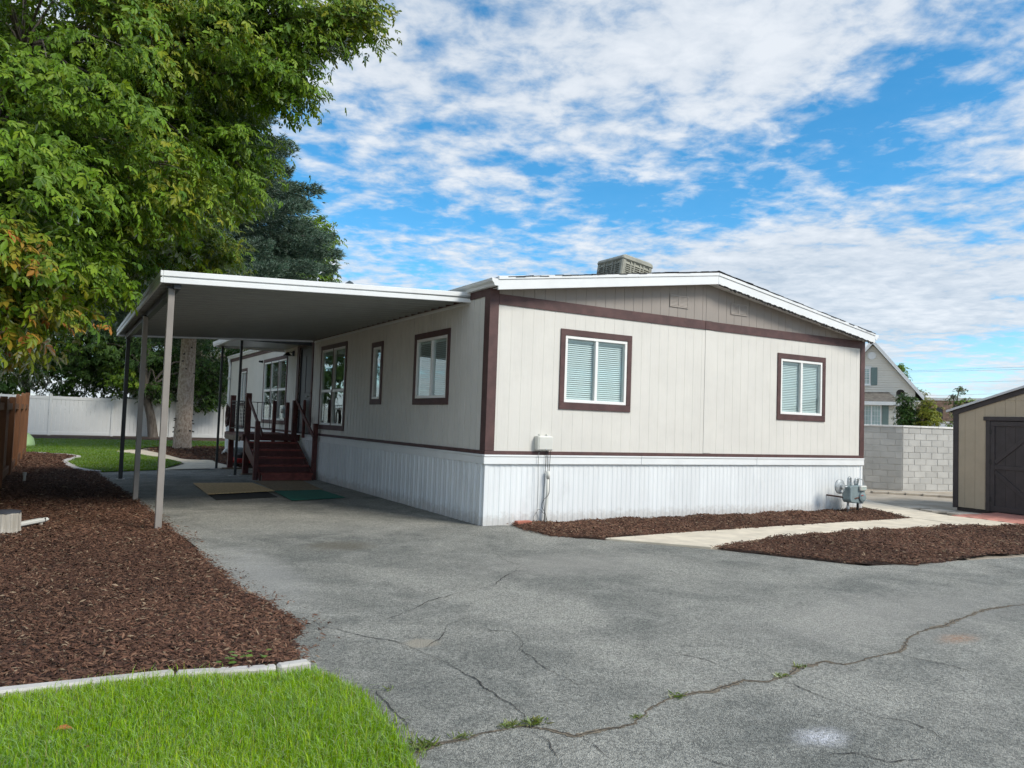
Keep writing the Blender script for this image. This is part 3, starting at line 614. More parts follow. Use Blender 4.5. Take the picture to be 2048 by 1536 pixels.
# things fixed to the house
def cooler():
    c = thing('evaporative_cooler', (5.2, 3.45, 4.37), 'weathered beige louvered cooler box standing on the house roof', 'cooler', rotz=0)
    c.rotation_euler = (0, math.atan(sl), 0)
    hx, hy, H = .435, .48, 1.02
    b = MB()
    for sx in (-1, 1):
        for sy in (-1, 1): b.box(sx*hx, sx*(hx-.09), sy*hy, sy*(hy-.09), 0, H-.10)
    b.box(-hx+.03, hx-.03, -hy+.03, hy-.03, .02, H-.1); b.build('cabinet', M['cooler'], c, .03)
    t = MB().prism([(-hx-.012, H-.13), (hx+.012, H-.13), (hx+.012, H-.05), (hx-.05, H), (-hx+.05, H), (-hx-.012, H-.05)], -hy-.012, hy+.012); t.build('lid', M['cooler'], c, .03, fixn=True)
    for face in ('x', 'y'):
        wd = (2*hy if face == 'x' else 2*hx)-.2
        cols = [.16, .08, .16, .08, .16]; tot = sum(cols)+.035*4; k = wd/tot; u = -wd/2
        p = MB(); 
        for cw in cols:
            for j in range(17):
                z = .1+j*.045
                if face == 'x': p.hexa([(-hx+.028, u, z), (-hx+.028, u+cw*k, z), (-hx-.004, u+cw*k, z-.012), (-hx-.004, u, z-.012), (-hx+.028, u, z+.03), (-hx+.028, u+cw*k, z+.03), (-hx-.004, u+cw*k, z-.006), (-hx-.004, u, z-.006)])
                else: p.hexa([(u, -hy+.028, z), (u+cw*k, -hy+.028, z), (u+cw*k, -hy-.004, z-.012), (u, -hy-.004, z-.012), (u, -hy+.028, z+.03), (u+cw*k, -hy+.028, z+.03), (u+cw*k, -hy-.004, z-.006), (u, -hy-.004, z-.006)])
            u += (cw+.035)*k
        pan = p.build('louver_panel', M['coolpad'], c, fixn=True)
        u = -wd/2-.03
        for cw in [0]+cols:
            uu = u if cw == 0 else u
            q = MB()
            if face == 'x': q.box(-hx+.03, -hx+.004, uu-.0, uu+.03, .05, H-.13)
            else: q.box(uu, uu+.03, -hy+.03, -hy+.004, .05, H-.13)
            q.build('louver_post', M['cooler'], pan)
            u += (.035 if cw == 0 else 0)*0 + ((cols[0])*k+.03 if cw == 0 else 0)
            if cw != 0: u += .035*k+ (cols[min(cols.index(cw)+1, 4)])*k
    return c
cooler()
ub = thing('telecom_box', (1.015, -.05, 1.16), 'pale plastic utility box with cables on the white gable wall', 'utility box')
MB().box(.865, .885, -.13, -.02, 1.175, 1.40).box(.885, 1.15, -.045, -.018, 1.165, 1.405).build('back_box', M['plast'], ub, .008)
MB().box(.88, 1.165, -.125, -.047, 1.17, 1.40).build('cover', M['plast'], ub, .02)
MB().lathe((1.02, -.125, 1.19), [(.012, 0), (.012, .01)], 8, 'y').build('latch', M['galv'], ub)
for x in (.95, 1.09): MB().box(x-.012, x+.012, -.05, -.02, 1.407, 1.43).build('mounting_lug', M['plast'], ub)
cnd = thing('conduit', (1.10, -.07, 0), 'thin grey conduit standing against white skirting below the utility box', 'conduit')
MB().tube([(1.115, -.07, .75), (1.112, -.07, .5), (1.08, -.08, .12), (1.07, -.09, -.02)], [.022, .026, .026, .022], 10).build('pipe', M['plast'], cnd, smooth=True)
MB().tube([(1.115, -.07, .72), (1.115, -.07, .84)], .03, 10).build('coupling', M['plast'], cnd, smooth=True)
for k, (pts, m) in enumerate([([(.925, -.08, 1.17), (.92, -.07, .95), (.935, -.065, .6), (.93, -.065, .22), (.915, -.07, .19), (.86, -.08, .12), (.86, -.08, .06), (.90, -.08, .045), (.94, -.08, .09), (.925, -.07, .19), (.955, -.065, .235), (1.0, -.06, .22), (1.05, -.1, .16)], 'gcable'), ([(1.06, -.08, 1.17), (1.06, -.062, .8), (1.05, -.062, .5), (1.055, -.1, .1), (1.06, -.1, 0)], 'cable'), ([(1.095, -.08, 1.17), (1.10, -.065, 1.0), (1.11, -.07, .82)], 'cable'), ([(1.145, -.08, 1.17), (1.14, -.065, .9), (1.145, -.07, .66), (1.12, -.1, .48), (1.01, -.115, .38), (.99, -.11, .28), (1.05, -.115, .18), (1.10, -.12, .02)], 'cable')]):
    o = MB().tube([tuple(p) for p in catmull(pts, 6)], .0045, 5).build('cable', M[m]); 
    tag(o, ['grey cable with a loop hanging at the left below the utility box', 'straight black cable running down beside the grey conduit', 'short black cable entering the top of the conduit', 'curling black cable hanging across the conduit'][k], 'cable', 'cables below the utility box')
    ORG[o.name] = ORG[o.name]
def gas_meter():
    t = thing('gas_meter', (8.35, -.38, 0), 'grey green gas meter with round regulator before the white skirting', 'gas meter')
    Y = -.36
    MB().tube([(8.21, Y, 0), (8.21, Y, .66), (8.215, Y, .70), (8.25, Y, .73), (8.285, Y, .70), (8.29, Y, .66), (8.29, Y, .55)], .022, 10).build('inlet_pipe', M['galv'], t, smooth=True)
    MB().tube([(8.43, Y, .55), (8.43, Y, .66), (8.44, Y, .69), (8.5, Y, .695), (8.53, Y, .66), (8.53, Y+.05, .5)], .022, 10).build('outlet_pipe', M['galv'], t, smooth=True)
    for x, z in ((8.21, .52), (8.21, .32), (8.21, .12), (8.29, .60), (8.43, .62)): MB().tube([(x, Y, z-.028), (x, Y, z+.028)], .033, 8).build('pipe_union', M['galv'], t)
    reg = MB().lathe((7.95, Y, .54), [(.06, -.03), (.145, -.02), (.15, 0), (.145, .012), (.10, .03), (.05, .04), (.045, .085), (.02, .09)], 24, 'y').build('regulator', M['galv'], t, smooth=False)
    for k in range(8):
        a = k*math.pi/4; MB().lathe((7.95+.13*math.cos(a), Y-.012, .54+.13*math.sin(a)), [(.008, 0), (.008, .012)], 6, 'y').build('bolt', M['galv'], reg)
    MB().tube([(7.95, Y-.03, .47), (7.95, Y-.03, .40)], .03, 10).build('regulator_vent', M['galv'], reg, smooth=True)
    MB().tube([(8.08, Y, .53), (8.21, Y, .53)], .024, 10).build('regulator_pipe', M['galv'], t, smooth=True)
    b = MB().prism([(8.14, .28), (8.18, .22), (8.34, .2), (8.36, .22), (8.38, .2), (8.56, .19), (8.62, .26), (8.62, .50), (8.58, .56), (8.18, .56), (8.14, .52)], Y-.10, Y+.10); b.build('body', M['meter'], t, .025, fixn=True)
    MB().box(8.40, 8.60, Y-.155, Y-.102, .46, .56).build('index_housing', M['plast'], t, .012)
    MB().box(8.42, 8.58, Y-.16, Y-.156, .48, .54).build('index_window', M['glass'], t)
    MB().lathe((8.51, Y-.10, .33), [(.105, 0), (.10, .03), (.06, .045)], 18, 'y').build('diaphragm_cover', M['meter'], t, smooth=False)
    MB().box(8.425, 8.485, Y-.155, Y-.147, .36, .375).build('red_label', M['red'], t)
    MB().tube([(8.0, -.005, .335), (8.02, -.04, .335), (8.22, -.42, .30), (8.30, -.46, .30), (8.42, -.46, .325)], .016, 8).build('rusty_branch_pipe', M['rust'], t, smooth=True)
    MB().tube([(8.52, Y, .0), (8.52, Y, .2)], .024, 8).build('support_post', M['iron'], t)
    MB().tube([tuple(p) for p in catmull([(8.55, Y, .69), (8.66, Y, .67), (8.70, Y, .58), (8.67, Y, .48), (8.70, Y, .38), (8.64, Y, .30)], 5)], .012, 6).build('bond_wire', M['galv'], t)
gas_meter()
br = MB().box(.50, .76, -.20, -.09, .01, .075); tag(br.build('brick', M['brick'], bev=.006), 'loose red brick lying at the house corner on mulch', 'brick')
lt = thing('porch_light', (-.05, 11.62, 3.28), 'small dark barn style porch light beside the front door', 'lamp')
MB().tube([(0, 11.62, 3.34), (-.12, 11.62, 3.38), (-.2, 11.62, 3.36)], .012, 6).build('arm', M['iron'], lt); MB().lathe((-.2, 11.62, 3.27), [(.12, 0), (.115, .02), (.05, .07), (.03, .1)], 14).build('shade', M['iron'], lt); MB().box(-.06, -.018, 11.56, 11.68, 3.27, 3.42).build('wall_plate', M['iron'], lt)
scm = thing('security_camera', (-.1, 15.5, 3.3), 'small black camera at the top left of the triple window', 'camera')
MB().box(-.05, -.018, 15.48, 15.56, 3.27, 3.35).build('bracket', M['iron'], scm); MB().lathe((-.05, 15.52, 3.31), [(.035, 0), (.035, .09), (.025, .1)], 10, 'x').build('lens_body', M['iron'], scm)
sc2 = thing('security_camera', (-.08, 20.9, 2.95), 'small pale camera on the far corner of the side wall', 'camera')
MB().box(-.06, -.018, 20.86, 20.94, 2.92, 3.0).build('bracket', M['plast'], sc2); MB().lathe((-.06, 20.9, 2.93), [(.04, 0), (.04, .1)], 10, 'x').build('lens_body', M['plast'], sc2)

# ================================================================== CARPORT
CZ0, CZ1 = 3.31, 3.555; CX0 = -4.62; CY0, CY1 = .60, 9.62
def cz(x): return CZ0 + (x-CX0)/(-CX0)*(CZ1-CZ0)
cp = thing('carport', (-2.3, 5, 0), 'attached carport with white fascia and ribbed metal roof on posts', 'carport')
y = CY0+.04; 
while y < CY1-.06:                      # roof pans run from the house out to the posts
    e = min(y+.305, CY1-.04); pr = [(y, 0), (y+.02, .045), (y+.045, .045), (y+.065, 0), (y+.125, 0), (y+.133, -.034), (y+.15, -.034), (y+.158, 0), (y+.215, 0), (y+.223, -.034), (y+.24, -.034), (y+.248, 0), (e, 0)]
    pr = [q for q in pr if q[0] <= e+1e-6]; p = MB()
    for q, h in pr: p.v += [(CX0+.03, q, cz(CX0+.03)+.05-h), (-.03, q, cz(-.03)+.05-h)]
    p.f = [(2*i, 2*i+1, 2*i+3, 2*i+2) for i in range(len(pr)-1)]; n = len(p.v)
    p.v += [(a, b, c+.03) for a, b, c in p.v]; p.f += [tuple(n+k for k in f)[::-1] for f in p.f[:]]
    p.build('roof_pan', M['pan'], cp); y = e
def fascia(a, b, name='fascia'):
    (x0, y0), (x1, y1) = a, b; d = Vector((x1-x0, y1-y0, 0)).normalized(); nn = Vector((d.y, -d.x, 0)); m = MB()
    for w0, w1, h0, h1 in ((0, .03, 0, .072), (0, .014, .074, .088), (0, .034, .090, .165)):
        p = []
        for h in (h0, h1):
            for (x, yy, z), ww in (((x0, y0, cz(x0)), w0), ((x1, y1, cz(x1)), w0), ((x1, y1, cz(x1)), w1), ((x0, y0, cz(x0)), w1)): p.append((x+nn.x*ww, yy+nn.y*ww, z+h-.03))
        m.hexa(p)
    return m.build(name, M['white'], cp, .006, fixn=True)
fascia((CX0, CY0), (-.005, CY0+.08)); fascia((CX0, CY1), (CX0, CY0-.032)); fascia((-.03, CY1), (CX0, CY1))
MB().box(-.03, -.018, CY0+.1, CY1, 3.50, 3.545).build('wall_ledger', M['white'], cp, .004)
MB().bar((-4.43, CY0+.03, 3.275), (-4.43, CY1-.03, 3.275), .09, .10).build('beam', M['dpost'], cp, .004)
for (x, yy), m in (((-4.49, .76), 'gpost'), ((-4.48, 4.45), 'gpost'), ((-4.42, 9.25), 'dpost')):
    po = MB().box(x-.042, x+.042, yy-.042, yy+.042, -.02, 3.24).build('post', M[m], cp, .006)
    MB().box(x-.09, x+.09, yy-.09, yy+.09, 0, .012).build('post_base', M['curb' if m == 'dpost' else 'gpost'], po)
    MB().box(x-.06, x+.08, yy-.05, yy+.05, 3.2405, 3.26).build('post_bracket', M['iron'], po)
pr_ = thing('porch_roof', (-1, 11.3, 0), 'small flat porch awning with white gutter on two dark posts', 'awning')
MB().hexa([(-1.95, 9.8, 3.47), (-.03, 9.8, 3.52), (-.03, 12.6, 3.52), (-1.95, 12.6, 3.47), (-1.95, 9.8, 3.51), (-.03, 9.8, 3.56), (-.03, 12.6, 3.56), (-1.95, 12.6, 3.51)]).build('roof_panel', M['pan'], pr_)
MB().prism([(-1.95, 3.45), (-2.03, 3.45), (-2.05, 3.50), (-2.06, 3.58), (-1.95, 3.58)], 9.85, 12.65).build('gutter', M['white'], pr_, .004, fixn=True)
MB().box(-1.95, -.03, 9.77, 9.798, 3.44, 3.56).build('front_edge', M['dpost'], pr_); MB().box(-1.95, -.03, 12.602, 12.63, 3.44, 3.56).build('rear_edge', M['white'], pr_)
for x, yy in ((-1.77, 10.03), (-1.81, 12.5)):
    po = MB().box(x-.03, x+.03, yy-.03, yy+.03, -.02, 3.47).build('post', M['dpost'], pr_, .004); MB().box(x-.16, x+.1, yy-.06, yy+.06, .0, .022).build('post_base', M['curb'], po)

# ================================================================== DECK AND STEPS
dk = thing('entry_deck', (-.75, 11, 0), 'dark red wooden entry deck with posts below the front door', 'deck')
y = 10.42
while y < 12.9:
    MB().box(-1.52, -.06, y, y+.135, 1.03, 1.065).build('deck_board', M['redwood'], dk, .004); y += .142
for a in ((-1.56, -1.52, 10.40, 12.95, .88, 1.05), (-1.50, -.08, 10.38, 10.415, .9, 1.03), (-1.50, -.08, 12.92, 12.955, .88, 1.03)): MB().box(*a).build('rim_joist', M['redwood'], dk, .004)
MB().box(-1.60, -1.565, 10.65, 12.6, .86, .99).build('rim_joist', M['rawwood'], dk, .004)
for x, yy, zt, s in ((-1.43, 10.50, 2.13, .14), (-1.43, 12.60, 2.10, .14), (-.42, 10.47, 1.93, .09), (-.22, 10.46, 1.99, .13), (-.12, 9.9, 2.0, .07), (-.2, 12.85, 2.0, .1)):
    MB().box(x-s/2, x+s/2, yy-s/2, yy+s/2, 0.03 if yy > 10 else 1.0, zt).build('deck_post', M['redwood'], dk, .008)
MB().box(-1.52, -1.505, 10.42, 10.43+.0, 1.1, 2.05).build('deck_post_face', M['rawwood'], dk)
for a in ((-1.53, -1.0, 10.43, 10.57, 0.0, .035), (-1.62, -1.0, 12.52, 12.72, 0, .04)): MB().box(*a).build('post_footing', M['rawwood'], dk, .006)
# iron railings with twisted balusters
def railing(a, b, n, name, label):
    t = thing('iron_railing', (a[0], a[1], 1.065), label, 'railing')
    a, b = Vector(a), Vector(b)
    for z in (1.18, 1.93): MB().bar(a+Vector((0, 0, z)), b+Vector((0, 0, z)), .025, .018).build('rail', M['iron'], t)
    if n > 6: MB().bar(a+Vector((0, 0, 1.84)), b+Vector((0, 0, 1.84)), .018, .014).build('rail', M['iron'], t)
    for k in range(n):
        p = a.lerp(b, (k+.5)/n); m = MB(); pts = []; rs = []; ph = rng.random()*3
        for j in range(25):
            z = 1.18+.75*j/24; pts.append((p.x, p.y, z)); rs.append(.006+.007*abs(math.sin(j*1.05+ph)))
        m.tube(pts, rs, 5); m.build('baluster', M['iron'], t)
railing((-1.47, 10.6, 0), (-1.47, 12.5, 0), 10, 0, 'black twisted iron railing along the outer deck edge')
railing((-1.36, 12.75, 0), (-.25, 12.75, 0), 6, 0, 'black twisted iron railing across the back of the deck')
# wooden steps
st = thing('entry_steps', (-.85, 9.4, 0), 'dark red wooden steps rising from driveway to deck', 'steps')
NS = 5
for k in range(NS):
    y0 = 8.50+k*.385; z = .175*(k+1)
    MB().box(-1.44, -.24, y0, y0+.03, .175*k+(.0 if k else .0), z-.038).build('riser', M['redwood2' if k == 0 else 'redwood'], st, .003)
    MB().box(-1.46, -.22, y0-.035, y0+.16, z-.036, z).build('tread_board', M['redwood2'], st, .006); MB().box(-1.46, -.22, y0+.166, y0+.385, z-.036, z).build('tread_board', M['redwood2'], st, .006)
for x in (-1.475, -.205): MB().hexa([(x-.018, 8.52, 0), (x+.018, 8.52, 0), (x+.018, 10.38, .62), (x-.018, 10.38, .62), (x-.018, 8.52, .16), (x+.018, 8.52, .16), (x+.018, 10.38, 1.0), (x-.018, 10.38, 1.0)]).build('stringer', M['redwood'], st, .004)
MB().box(-1.42, -.26, 8.55, 8.56, 0, .001).build('toe_plate', M['redwood'], st)
for x in (-1.545, -.13): MB().box(x-.055, x+.055, 8.70, 8.81, 0, 1.42 if x < -1 else 1.40).build('newel_post', M['redwood'], st, .008)
for x in (-1.44, -.20):
    MB().bar((x, 10.42, 1.99), (x, 8.62, 1.06), .04, .09).build('handrail', M['redwood'], st, .006)
# hose / cable coil on the far deck post, utility meter box, plants on sill
hc = thing('cable_coil', (-1.55, 12.5, 1.5), 'coiled brown cable hanging from the outer deck post', 'cable')
for k in range(6):
    m = MB(); pts = []; a0 = rng.random()*.4
    for j in range(25):
        a = 2*math.pi*j/24; pts.append((-1.56+rng.normal(0, .004)-.02*k*.5, 12.45+.17*math.sin(a)*(1+.05*k), 1.78-.27+.27*math.cos(a)*(1+.06*k*rng.random())))
    m.tube(pts, .009, 5, False); m.build('loop', M['rust'], hc)
mb_ = thing('wall_meter_box', (-.1, 12.1, 1.55), 'grey utility box on the side wall just past the door', 'utility box')
MB().box(-.16, -.02, 11.85, 12.05, 1.5, 1.85).build('case', M['meter'], mb_, .015); MB().lathe((-.16, 11.95, 1.7), [(.07, 0), (.065, .05), (.03, .08)], 14, 'x').build('dial_cover', M['plast'], mb_, smooth=True)
# push mower behind the deck
mw = thing('push_mower', (-.95, 13.6, 0), 'red and black push mower parked behind the deck', 'mower')
MB().prism([(-1.2, .12), (-.7, .12), (-.68, .2), (-.78, .26), (-1.12, .26), (-1.22, .2)], 13.3, 13.9).build('mower_deck', M['red'], mw, .02, fixn=True)
MB().lathe((-.95, 13.55, .26), [(.16, 0), (.16, .1), (.12, .16), (.05, .18)], 14).build('engine', M['iron'], mw)
for x in (-1.24, -.66):
    for yy, r in ((13.32, .10), (13.9, .13)): MB().lathe((x+.02, yy, r), [(r*.5, 0), (r, .004), (r, .04), (r*.5, .045)], 16, 'x').build('wheel', M['iron'], mw)
for x in (-1.18, -.72): MB().tube([(x, 13.85, .2), (x, 14.25, .75), (x, 14.4, .98)], .012, 6).build('handle_tube', M['iron'], mw)
MB().tube([(-1.18, 14.4, .98), (-.72, 14.4, .98)], .014, 6).build('handle_grip', M['iron'], mw)
MB().prism([(-1.15, .18), (-.75, .18), (-.78, .55), (-1.12, .55)], 13.95, 14.3).build('grass_bag', M['meter'], mw, .03, fixn=True)
# boards and mats on the driveway
def slab(name, pts, z0, z1, m, label, cat):
    o = MB().hexa([(x, y, z0) for x, y in pts]+[(x, y, z1) for x, y in pts]).build(name, m, bev=.002, fixn=True); return tag(o, label, cat)
slab('black_mat', [(-3.16, 4.36), (-1.97, 4.70), (-1.9, 7.2), (-3.1, 7.2)], .004, .010, M['blackmat'], 'black mat peeking out under the wood sheet on the driveway', 'mat')
slab('wood_sheet', [(-3.18, 5.15), (-1.82, 5.62), (-1.87, 7.50), (-3.1, 7.56)], .030, .046, M['osb'], 'pale tan wood sheet lying on the driveway under the carport', 'board')
slab('tan_mat', [(-1.73, 6.0), (-.70, 6.03), (-.5, 8.42), (-1.64, 8.42)], .004, .012, M['tanmat'], 'brown mat lying at the foot of the steps', 'mat')
slab('green_mat', [(-1.90, 3.95), (-.77, 4.27), (-.78, 5.90), (-1.80, 5.75)], .014, .022, M['greenmat'], 'dark green mat on the driveway before the steps', 'mat')

# ================================================================== FENCES AND WALLS
bf = thing('wooden_fence', (-6.6, 12, 0), 'brown stained wooden fence beside the mulch bed', 'fence')
py_ = [1.0, 4.0, 7.0, 10.05, 13.0, 16.1, 19.1]; ph = [1.74, 1.74, 1.76, 1.78, 1.84, 1.94, 2.02]
for k, (yy, h) in enumerate(zip(py_, ph)):
    MB().box(-6.68, -6.56, yy-.06, yy+.06, -.05, h).build('post', M['fence'], bf, .006)
    if k < len(py_)-1:
        y2 = py_[k+1]; gap = .062; hh = max(h, ph[k+1])
        MB().box(-6.655, -6.60, yy+gap, y2-gap, 1.50, 1.64).build('rail', M['fence'], bf, .005); MB().box(-6.655, -6.60, yy+gap, y2-gap, .10, .26).build('rail', M['fence'], bf, .005)
        q = yy+.07
        while q < y2-.1:
            z1 = hh-.06+rng.normal(0, .012); c = .03
            MB().prism([(q, .06), (q+.135, .06), (q+.135, z1-c), (q+.135-c, z1), (q+c, z1), (q, z1-c)], -6.66-.02-rng.random()*.006, -6.66, 'x').build('picket', M['fence'], bf); q += .146
wf = thing('vinyl_fence', (-1, 39.5, 0), 'white vinyl privacy fence along the back of the yard', 'fence')
fx = [-15.3, -12.25, -9.2, -6.14, -3.05, .03, 3.1, 6.2]
for k, x in enumerate(fx):
    po = MB().box(x-.075, x+.075, 39.42, 39.58, 0, 2.26).build('post', M['vinyl'], wf, .01)
    MB().add([(x-.095, 39.40, 2.26), (x+.095, 39.40, 2.26), (x+.095, 39.60, 2.26), (x-.095, 39.60, 2.26), (x, 39.5, 2.33)], [(0, 3, 2, 1), (0, 1, 4), (1, 2, 4), (2, 3, 4), (3, 0, 4)]).build('post_cap', M['vinyl'], po)
    if k < len(fx)-1:
        a, b = x+.077, fx[k+1]-.077
        for z0, z1 in ((2.0, 2.18), (.03, .21)): MB().box(a, b, 39.46, 39.54, z0, z1).build('rail', M['vinyl'], wf, .008)
        n = 14; w = (b-a)/n
        for j in range(n): MB().box(a+w*j+.003, a+w*(j+1)-.003, 39.478, 39.522, .21, 2.0).build('fence_board', M['vinyl'], wf, .003)
# concrete block wall, two runs meeting at a corner
def block_wall(o0, dirv, length, courses, label, flip, cap_ext=0):
    t = thing('block_wall', (*o0, 0), label, 'wall', rotz=math.atan2(dirv[1], dirv[0]))
    BL, BH, TH = .405, .186, .19
    MB().box(0.002, length, .012, TH-.012, -.1, BH*courses-.004).build('mortar', M['mortar'], t)
    protos = {}
    for r in range(courses):
        u = -BL/2 if r % 2 else 0
        while u < length-.02:
            a = max(u, 0); b = min(u+BL, length)
            if b-a > .05:
                key = round(b-a, 3)
                if key not in protos:
                    o = MB().box(-(b-a)/2+.006, (b-a)/2-.006, 0, TH, .006, BH-.005).build('block', M['cmu'], t, .006); protos[key] = o; o.location = ((a+b)/2, TH/2, r*BH+.006); 
                else:
                    o = protos[key].copy(); COL.objects.link(o); o.location = ((a+b)/2, TH/2+rng.normal(0, .0015), r*BH+.006)
            u += BL
    u = -.02
    while u < length-.05:
        e = min(u+.62, length+cap_ext); MB().box(u+.003, e-.003, -.025, TH+.025, BH*courses-.002, BH*courses+.055).build('cap_stone', M['cap'], t, .008); u = e
    return t
block_wall((15.95, 3.46), (.956, -.292), 9.5, 10, 'pale sunlit run of concrete block wall beside the shed', 0)
dL = Vector((.56, -.83)).normalized(); oL = Vector((15.95, 3.46)) - dL*7.7
block_wall((oL.x-.0, oL.y), (dL.x, dL.y), 7.69, 10, 'darker run of concrete block wall next to the house corner', 0)
pk = 0; PL = ['loose pale paver by the block wall, second of the row from the house', 'loose pale paver by the block wall, third of the row from the house', 'loose pale paver by the block wall, fourth of the row from the house', 'loose pale paver by the block wall, fifth of the row from the house', 'loose pale paver by the block wall, third of the row from the shed', 'loose pale paver by the block wall, second of the row from the shed', 'loose pale paver by the block wall, end of the row at the shed', 'loose pale paver by the block wall, end of the row at the house']
for x, yy, rz in ((13.75, 3.45, -.6), (14.25, 3.05, -.65), (14.55, 2.75, -.7), (14.83, 2.42, -.75), (15.05, 2.05, -.8), (15.28, 1.70, -.9), (15.5, 1.3, -1), (13.2, 3.9, -.6)):
    o = MB().box(x-.21, x+.21, yy-.10, yy+.10, -.03, .03).build('paver', M['paver'], bev=.008); o.rotation_euler = (0, 0, rz)
    tag(o, PL[pk], 'paver', 'pavers in front of the block wall'); pk += 1
for (x, yy), lb in zip(((10.85, -.10), (10.75, -.70), (10.75, -1.28)), ('pale stepping stone farthest from the shed door', 'pale stepping stone between the other two near the shed', 'pale stepping stone nearest the pink paver patch')):
    o = MB().box(x-.3, x+.3, yy-.17, yy+.17, -.02, .035).build('stepping_stone', M['paver'], bev=.01); o.rotation_euler = (0, 0, -.3); tag(o, lb, 'paver', 'stepping stones beside the shed')
pp = thing('paver_patch', (10.8, -2.1, 0), 'pink red paver patch in front of the shed door', 'pavers')
r = 0; yy = -3.5
while yy < -1.5:
    x = 9.9+(.15 if r % 2 else 0)+max(0, (yy+2.6))*.0
    while x < 11.74:
        e = min(x+.3, 11.76)
        if not (x < 9.97 and yy < -2.8): MB().box(x+.004, e-.004, yy+.004, yy+.146, -.03, .03+rng.random()*.006).build('paver', M['redpaver'], pp, .006)
        x += .3
    yy += .15; r += 1

# ================================================================== SHED
sd = thing('garden_shed', (13.3, -2.25, 0), 'tan shed with dark barn door and dark corner trim', 'shed')
SX, SYa, SYb, SR = 11.82, -.45, -4.05, -2.25
def shp(u, w, z): return (SX-w, -u, z)      # front wall: u = -Y, w outward (-X)
def shz(u): return 2.20 + .32*(1.8-abs(u-2.25))
shw = MB().box(SX+.03, SX+.05, SYb+.03, SYa-.03, .05, 2.1).build('front_wall', M['sheddk'], sd)
SE = [.45, .69, .91, 1.12, 1.33, 1.54, 1.75, 1.96, 2.17, 2.38, 2.6, 2.81, 3.02, 3.23, 3.44, 3.65, 3.86, 4.05]
boards(shw, 'siding_board', shp, SE, .06, lambda u: min(2.43, shz(u)), [(1.15, 3.35, .0, 2.0)], M['shed'])
boards(shw, 'siding_board', shp, SE, 2.445, shz, [], M['shed'])
def strim(u0, u1, z0, z1, w0=.018, w1=.04, name='trim_board', par=None, m='sheddk'): return wbox(MB(), shp, u0, u1, w0, w1, z0, z1).build(name, M[m], par or sd, .004)
strim(.43, .545, .04, 2.17, .0, .04, 'corner_trim'); strim(3.95, 4.07, .04, 2.17, .0, .04, 'corner_trim'); strim(1.0, 3.5, 2.43, 2.447, .018, .026, 'band_strip', m='shed')
for s in (1, -1):
    u0, u1 = (.42, 2.25) if s == 1 else (4.08, 2.25); a, b = min(u0, u1), max(u0, u1)
    zl, zr = (shz(a), shz(b))
    MB().hexa([shp(a, .018, zl-.09), shp(b, .018, zr-.09), shp(b, .05, zr-.09), shp(a, .05, zl-.09), shp(a, .018, zl+.02), shp(b, .018, zr+.02), shp(b, .05, zr+.02), shp(a, .05, zl+.02)]).build('rake_board', M['sheddk'], sd, .004, fixn=True)
    e = .12
    if s == 1: a -= e
    else: b += e
    zl, zr = 2.20+.32*(1.8-abs(a-2.25)), 2.20+.32*(1.8-abs(b-2.25))
    rp = MB().hexa([shp(a, .08, zl+.02), shp(b, .08, zr+.02), shp(b, -3.1, zr+.02), shp(a, -3.1, zl+.02), shp(a, .08, zl+.06), shp(b, .08, zr+.06), shp(b, -3.1, zr+.06), shp(a, -3.1, zl+.06)]).build('roof', M['roof'], sd, fixn=True)
    MB().hexa([shp(a, .081, zl+.02), shp(b, .081, zr+.02), shp(b, .105, zr+.02), shp(a, .105, zl+.02), shp(a, .081, zl+.07), shp(b, .081, zr+.07), shp(b, .105, zr+.07), shp(a, .105, zl+.07)]).build('drip_edge', M['shedroof'], rp, .003, fixn=True)
MB().box(SX+.02, SX+3.0, SYa-.03, SYa, .05, 2.18).box(SX+.02, SX+3.0, SYb, SYb+.03, .05, 2.18).box(SX+2.97, SX+3.0, SYb+.03, SYa-.03, .05, 2.18).build('rear_wall', M['shed'], sd)
MB().box(SX+.02, SX+2.95, SYb+.05, SYa-.05, -.02, .05).build('floor_frame', M['sheddk'], sd)
strim(1.10, 3.40, 2.0, 2.085, .018, .055, 'door_header')
strim(1.14, 1.235, .03, 2.0, .0, .035, 'door_jamb'); strim(3.265, 3.36, .03, 2.0, .0, .035, 'door_jamb')
for a, b in ((1.24, 2.245), (2.255, 3.26)):
    dr = wbox(MB(), shp, a, b, .0, .012, .04, 1.99).build('door', M['sheddk'], sd)
    for q0, q1, z0, z1 in ((a, b, 1.88, 1.985), (a, b, .045, .16), (a, a+.09, .161, 1.879), (b-.09, b, .161, 1.879), (a+.091, b-.091, .95, 1.04)): strim(q0, q1, z0, z1, .012, .034, 'door_rail', dr)
    for za, zb in ((1.05, 1.87), (.94, .17)):
        p, q = (a+.1, b-.1); MB().bar(shp(p, .022, za+(.05 if zb > za else -.05)), shp(q, .022, zb-(.05 if zb > za else -.05)), .02, .09, up=(0, 0, 1)).build('door_brace', M['sheddk'], dr, .003)
    k = a+.30
    while k < b-.1: wbox(MB(), shp, k, k+.004, .012, .0145, .16, 1.88).build('door_seam', M['iron'], dr); k += .2
    for z in (.3, 1.1, 1.75): strim(a-.02 if a < 2 else b-.03, a+.03 if a < 2 else b+.02, z-.05, z+.05, .035, .04, 'hinge', dr, 'iron')

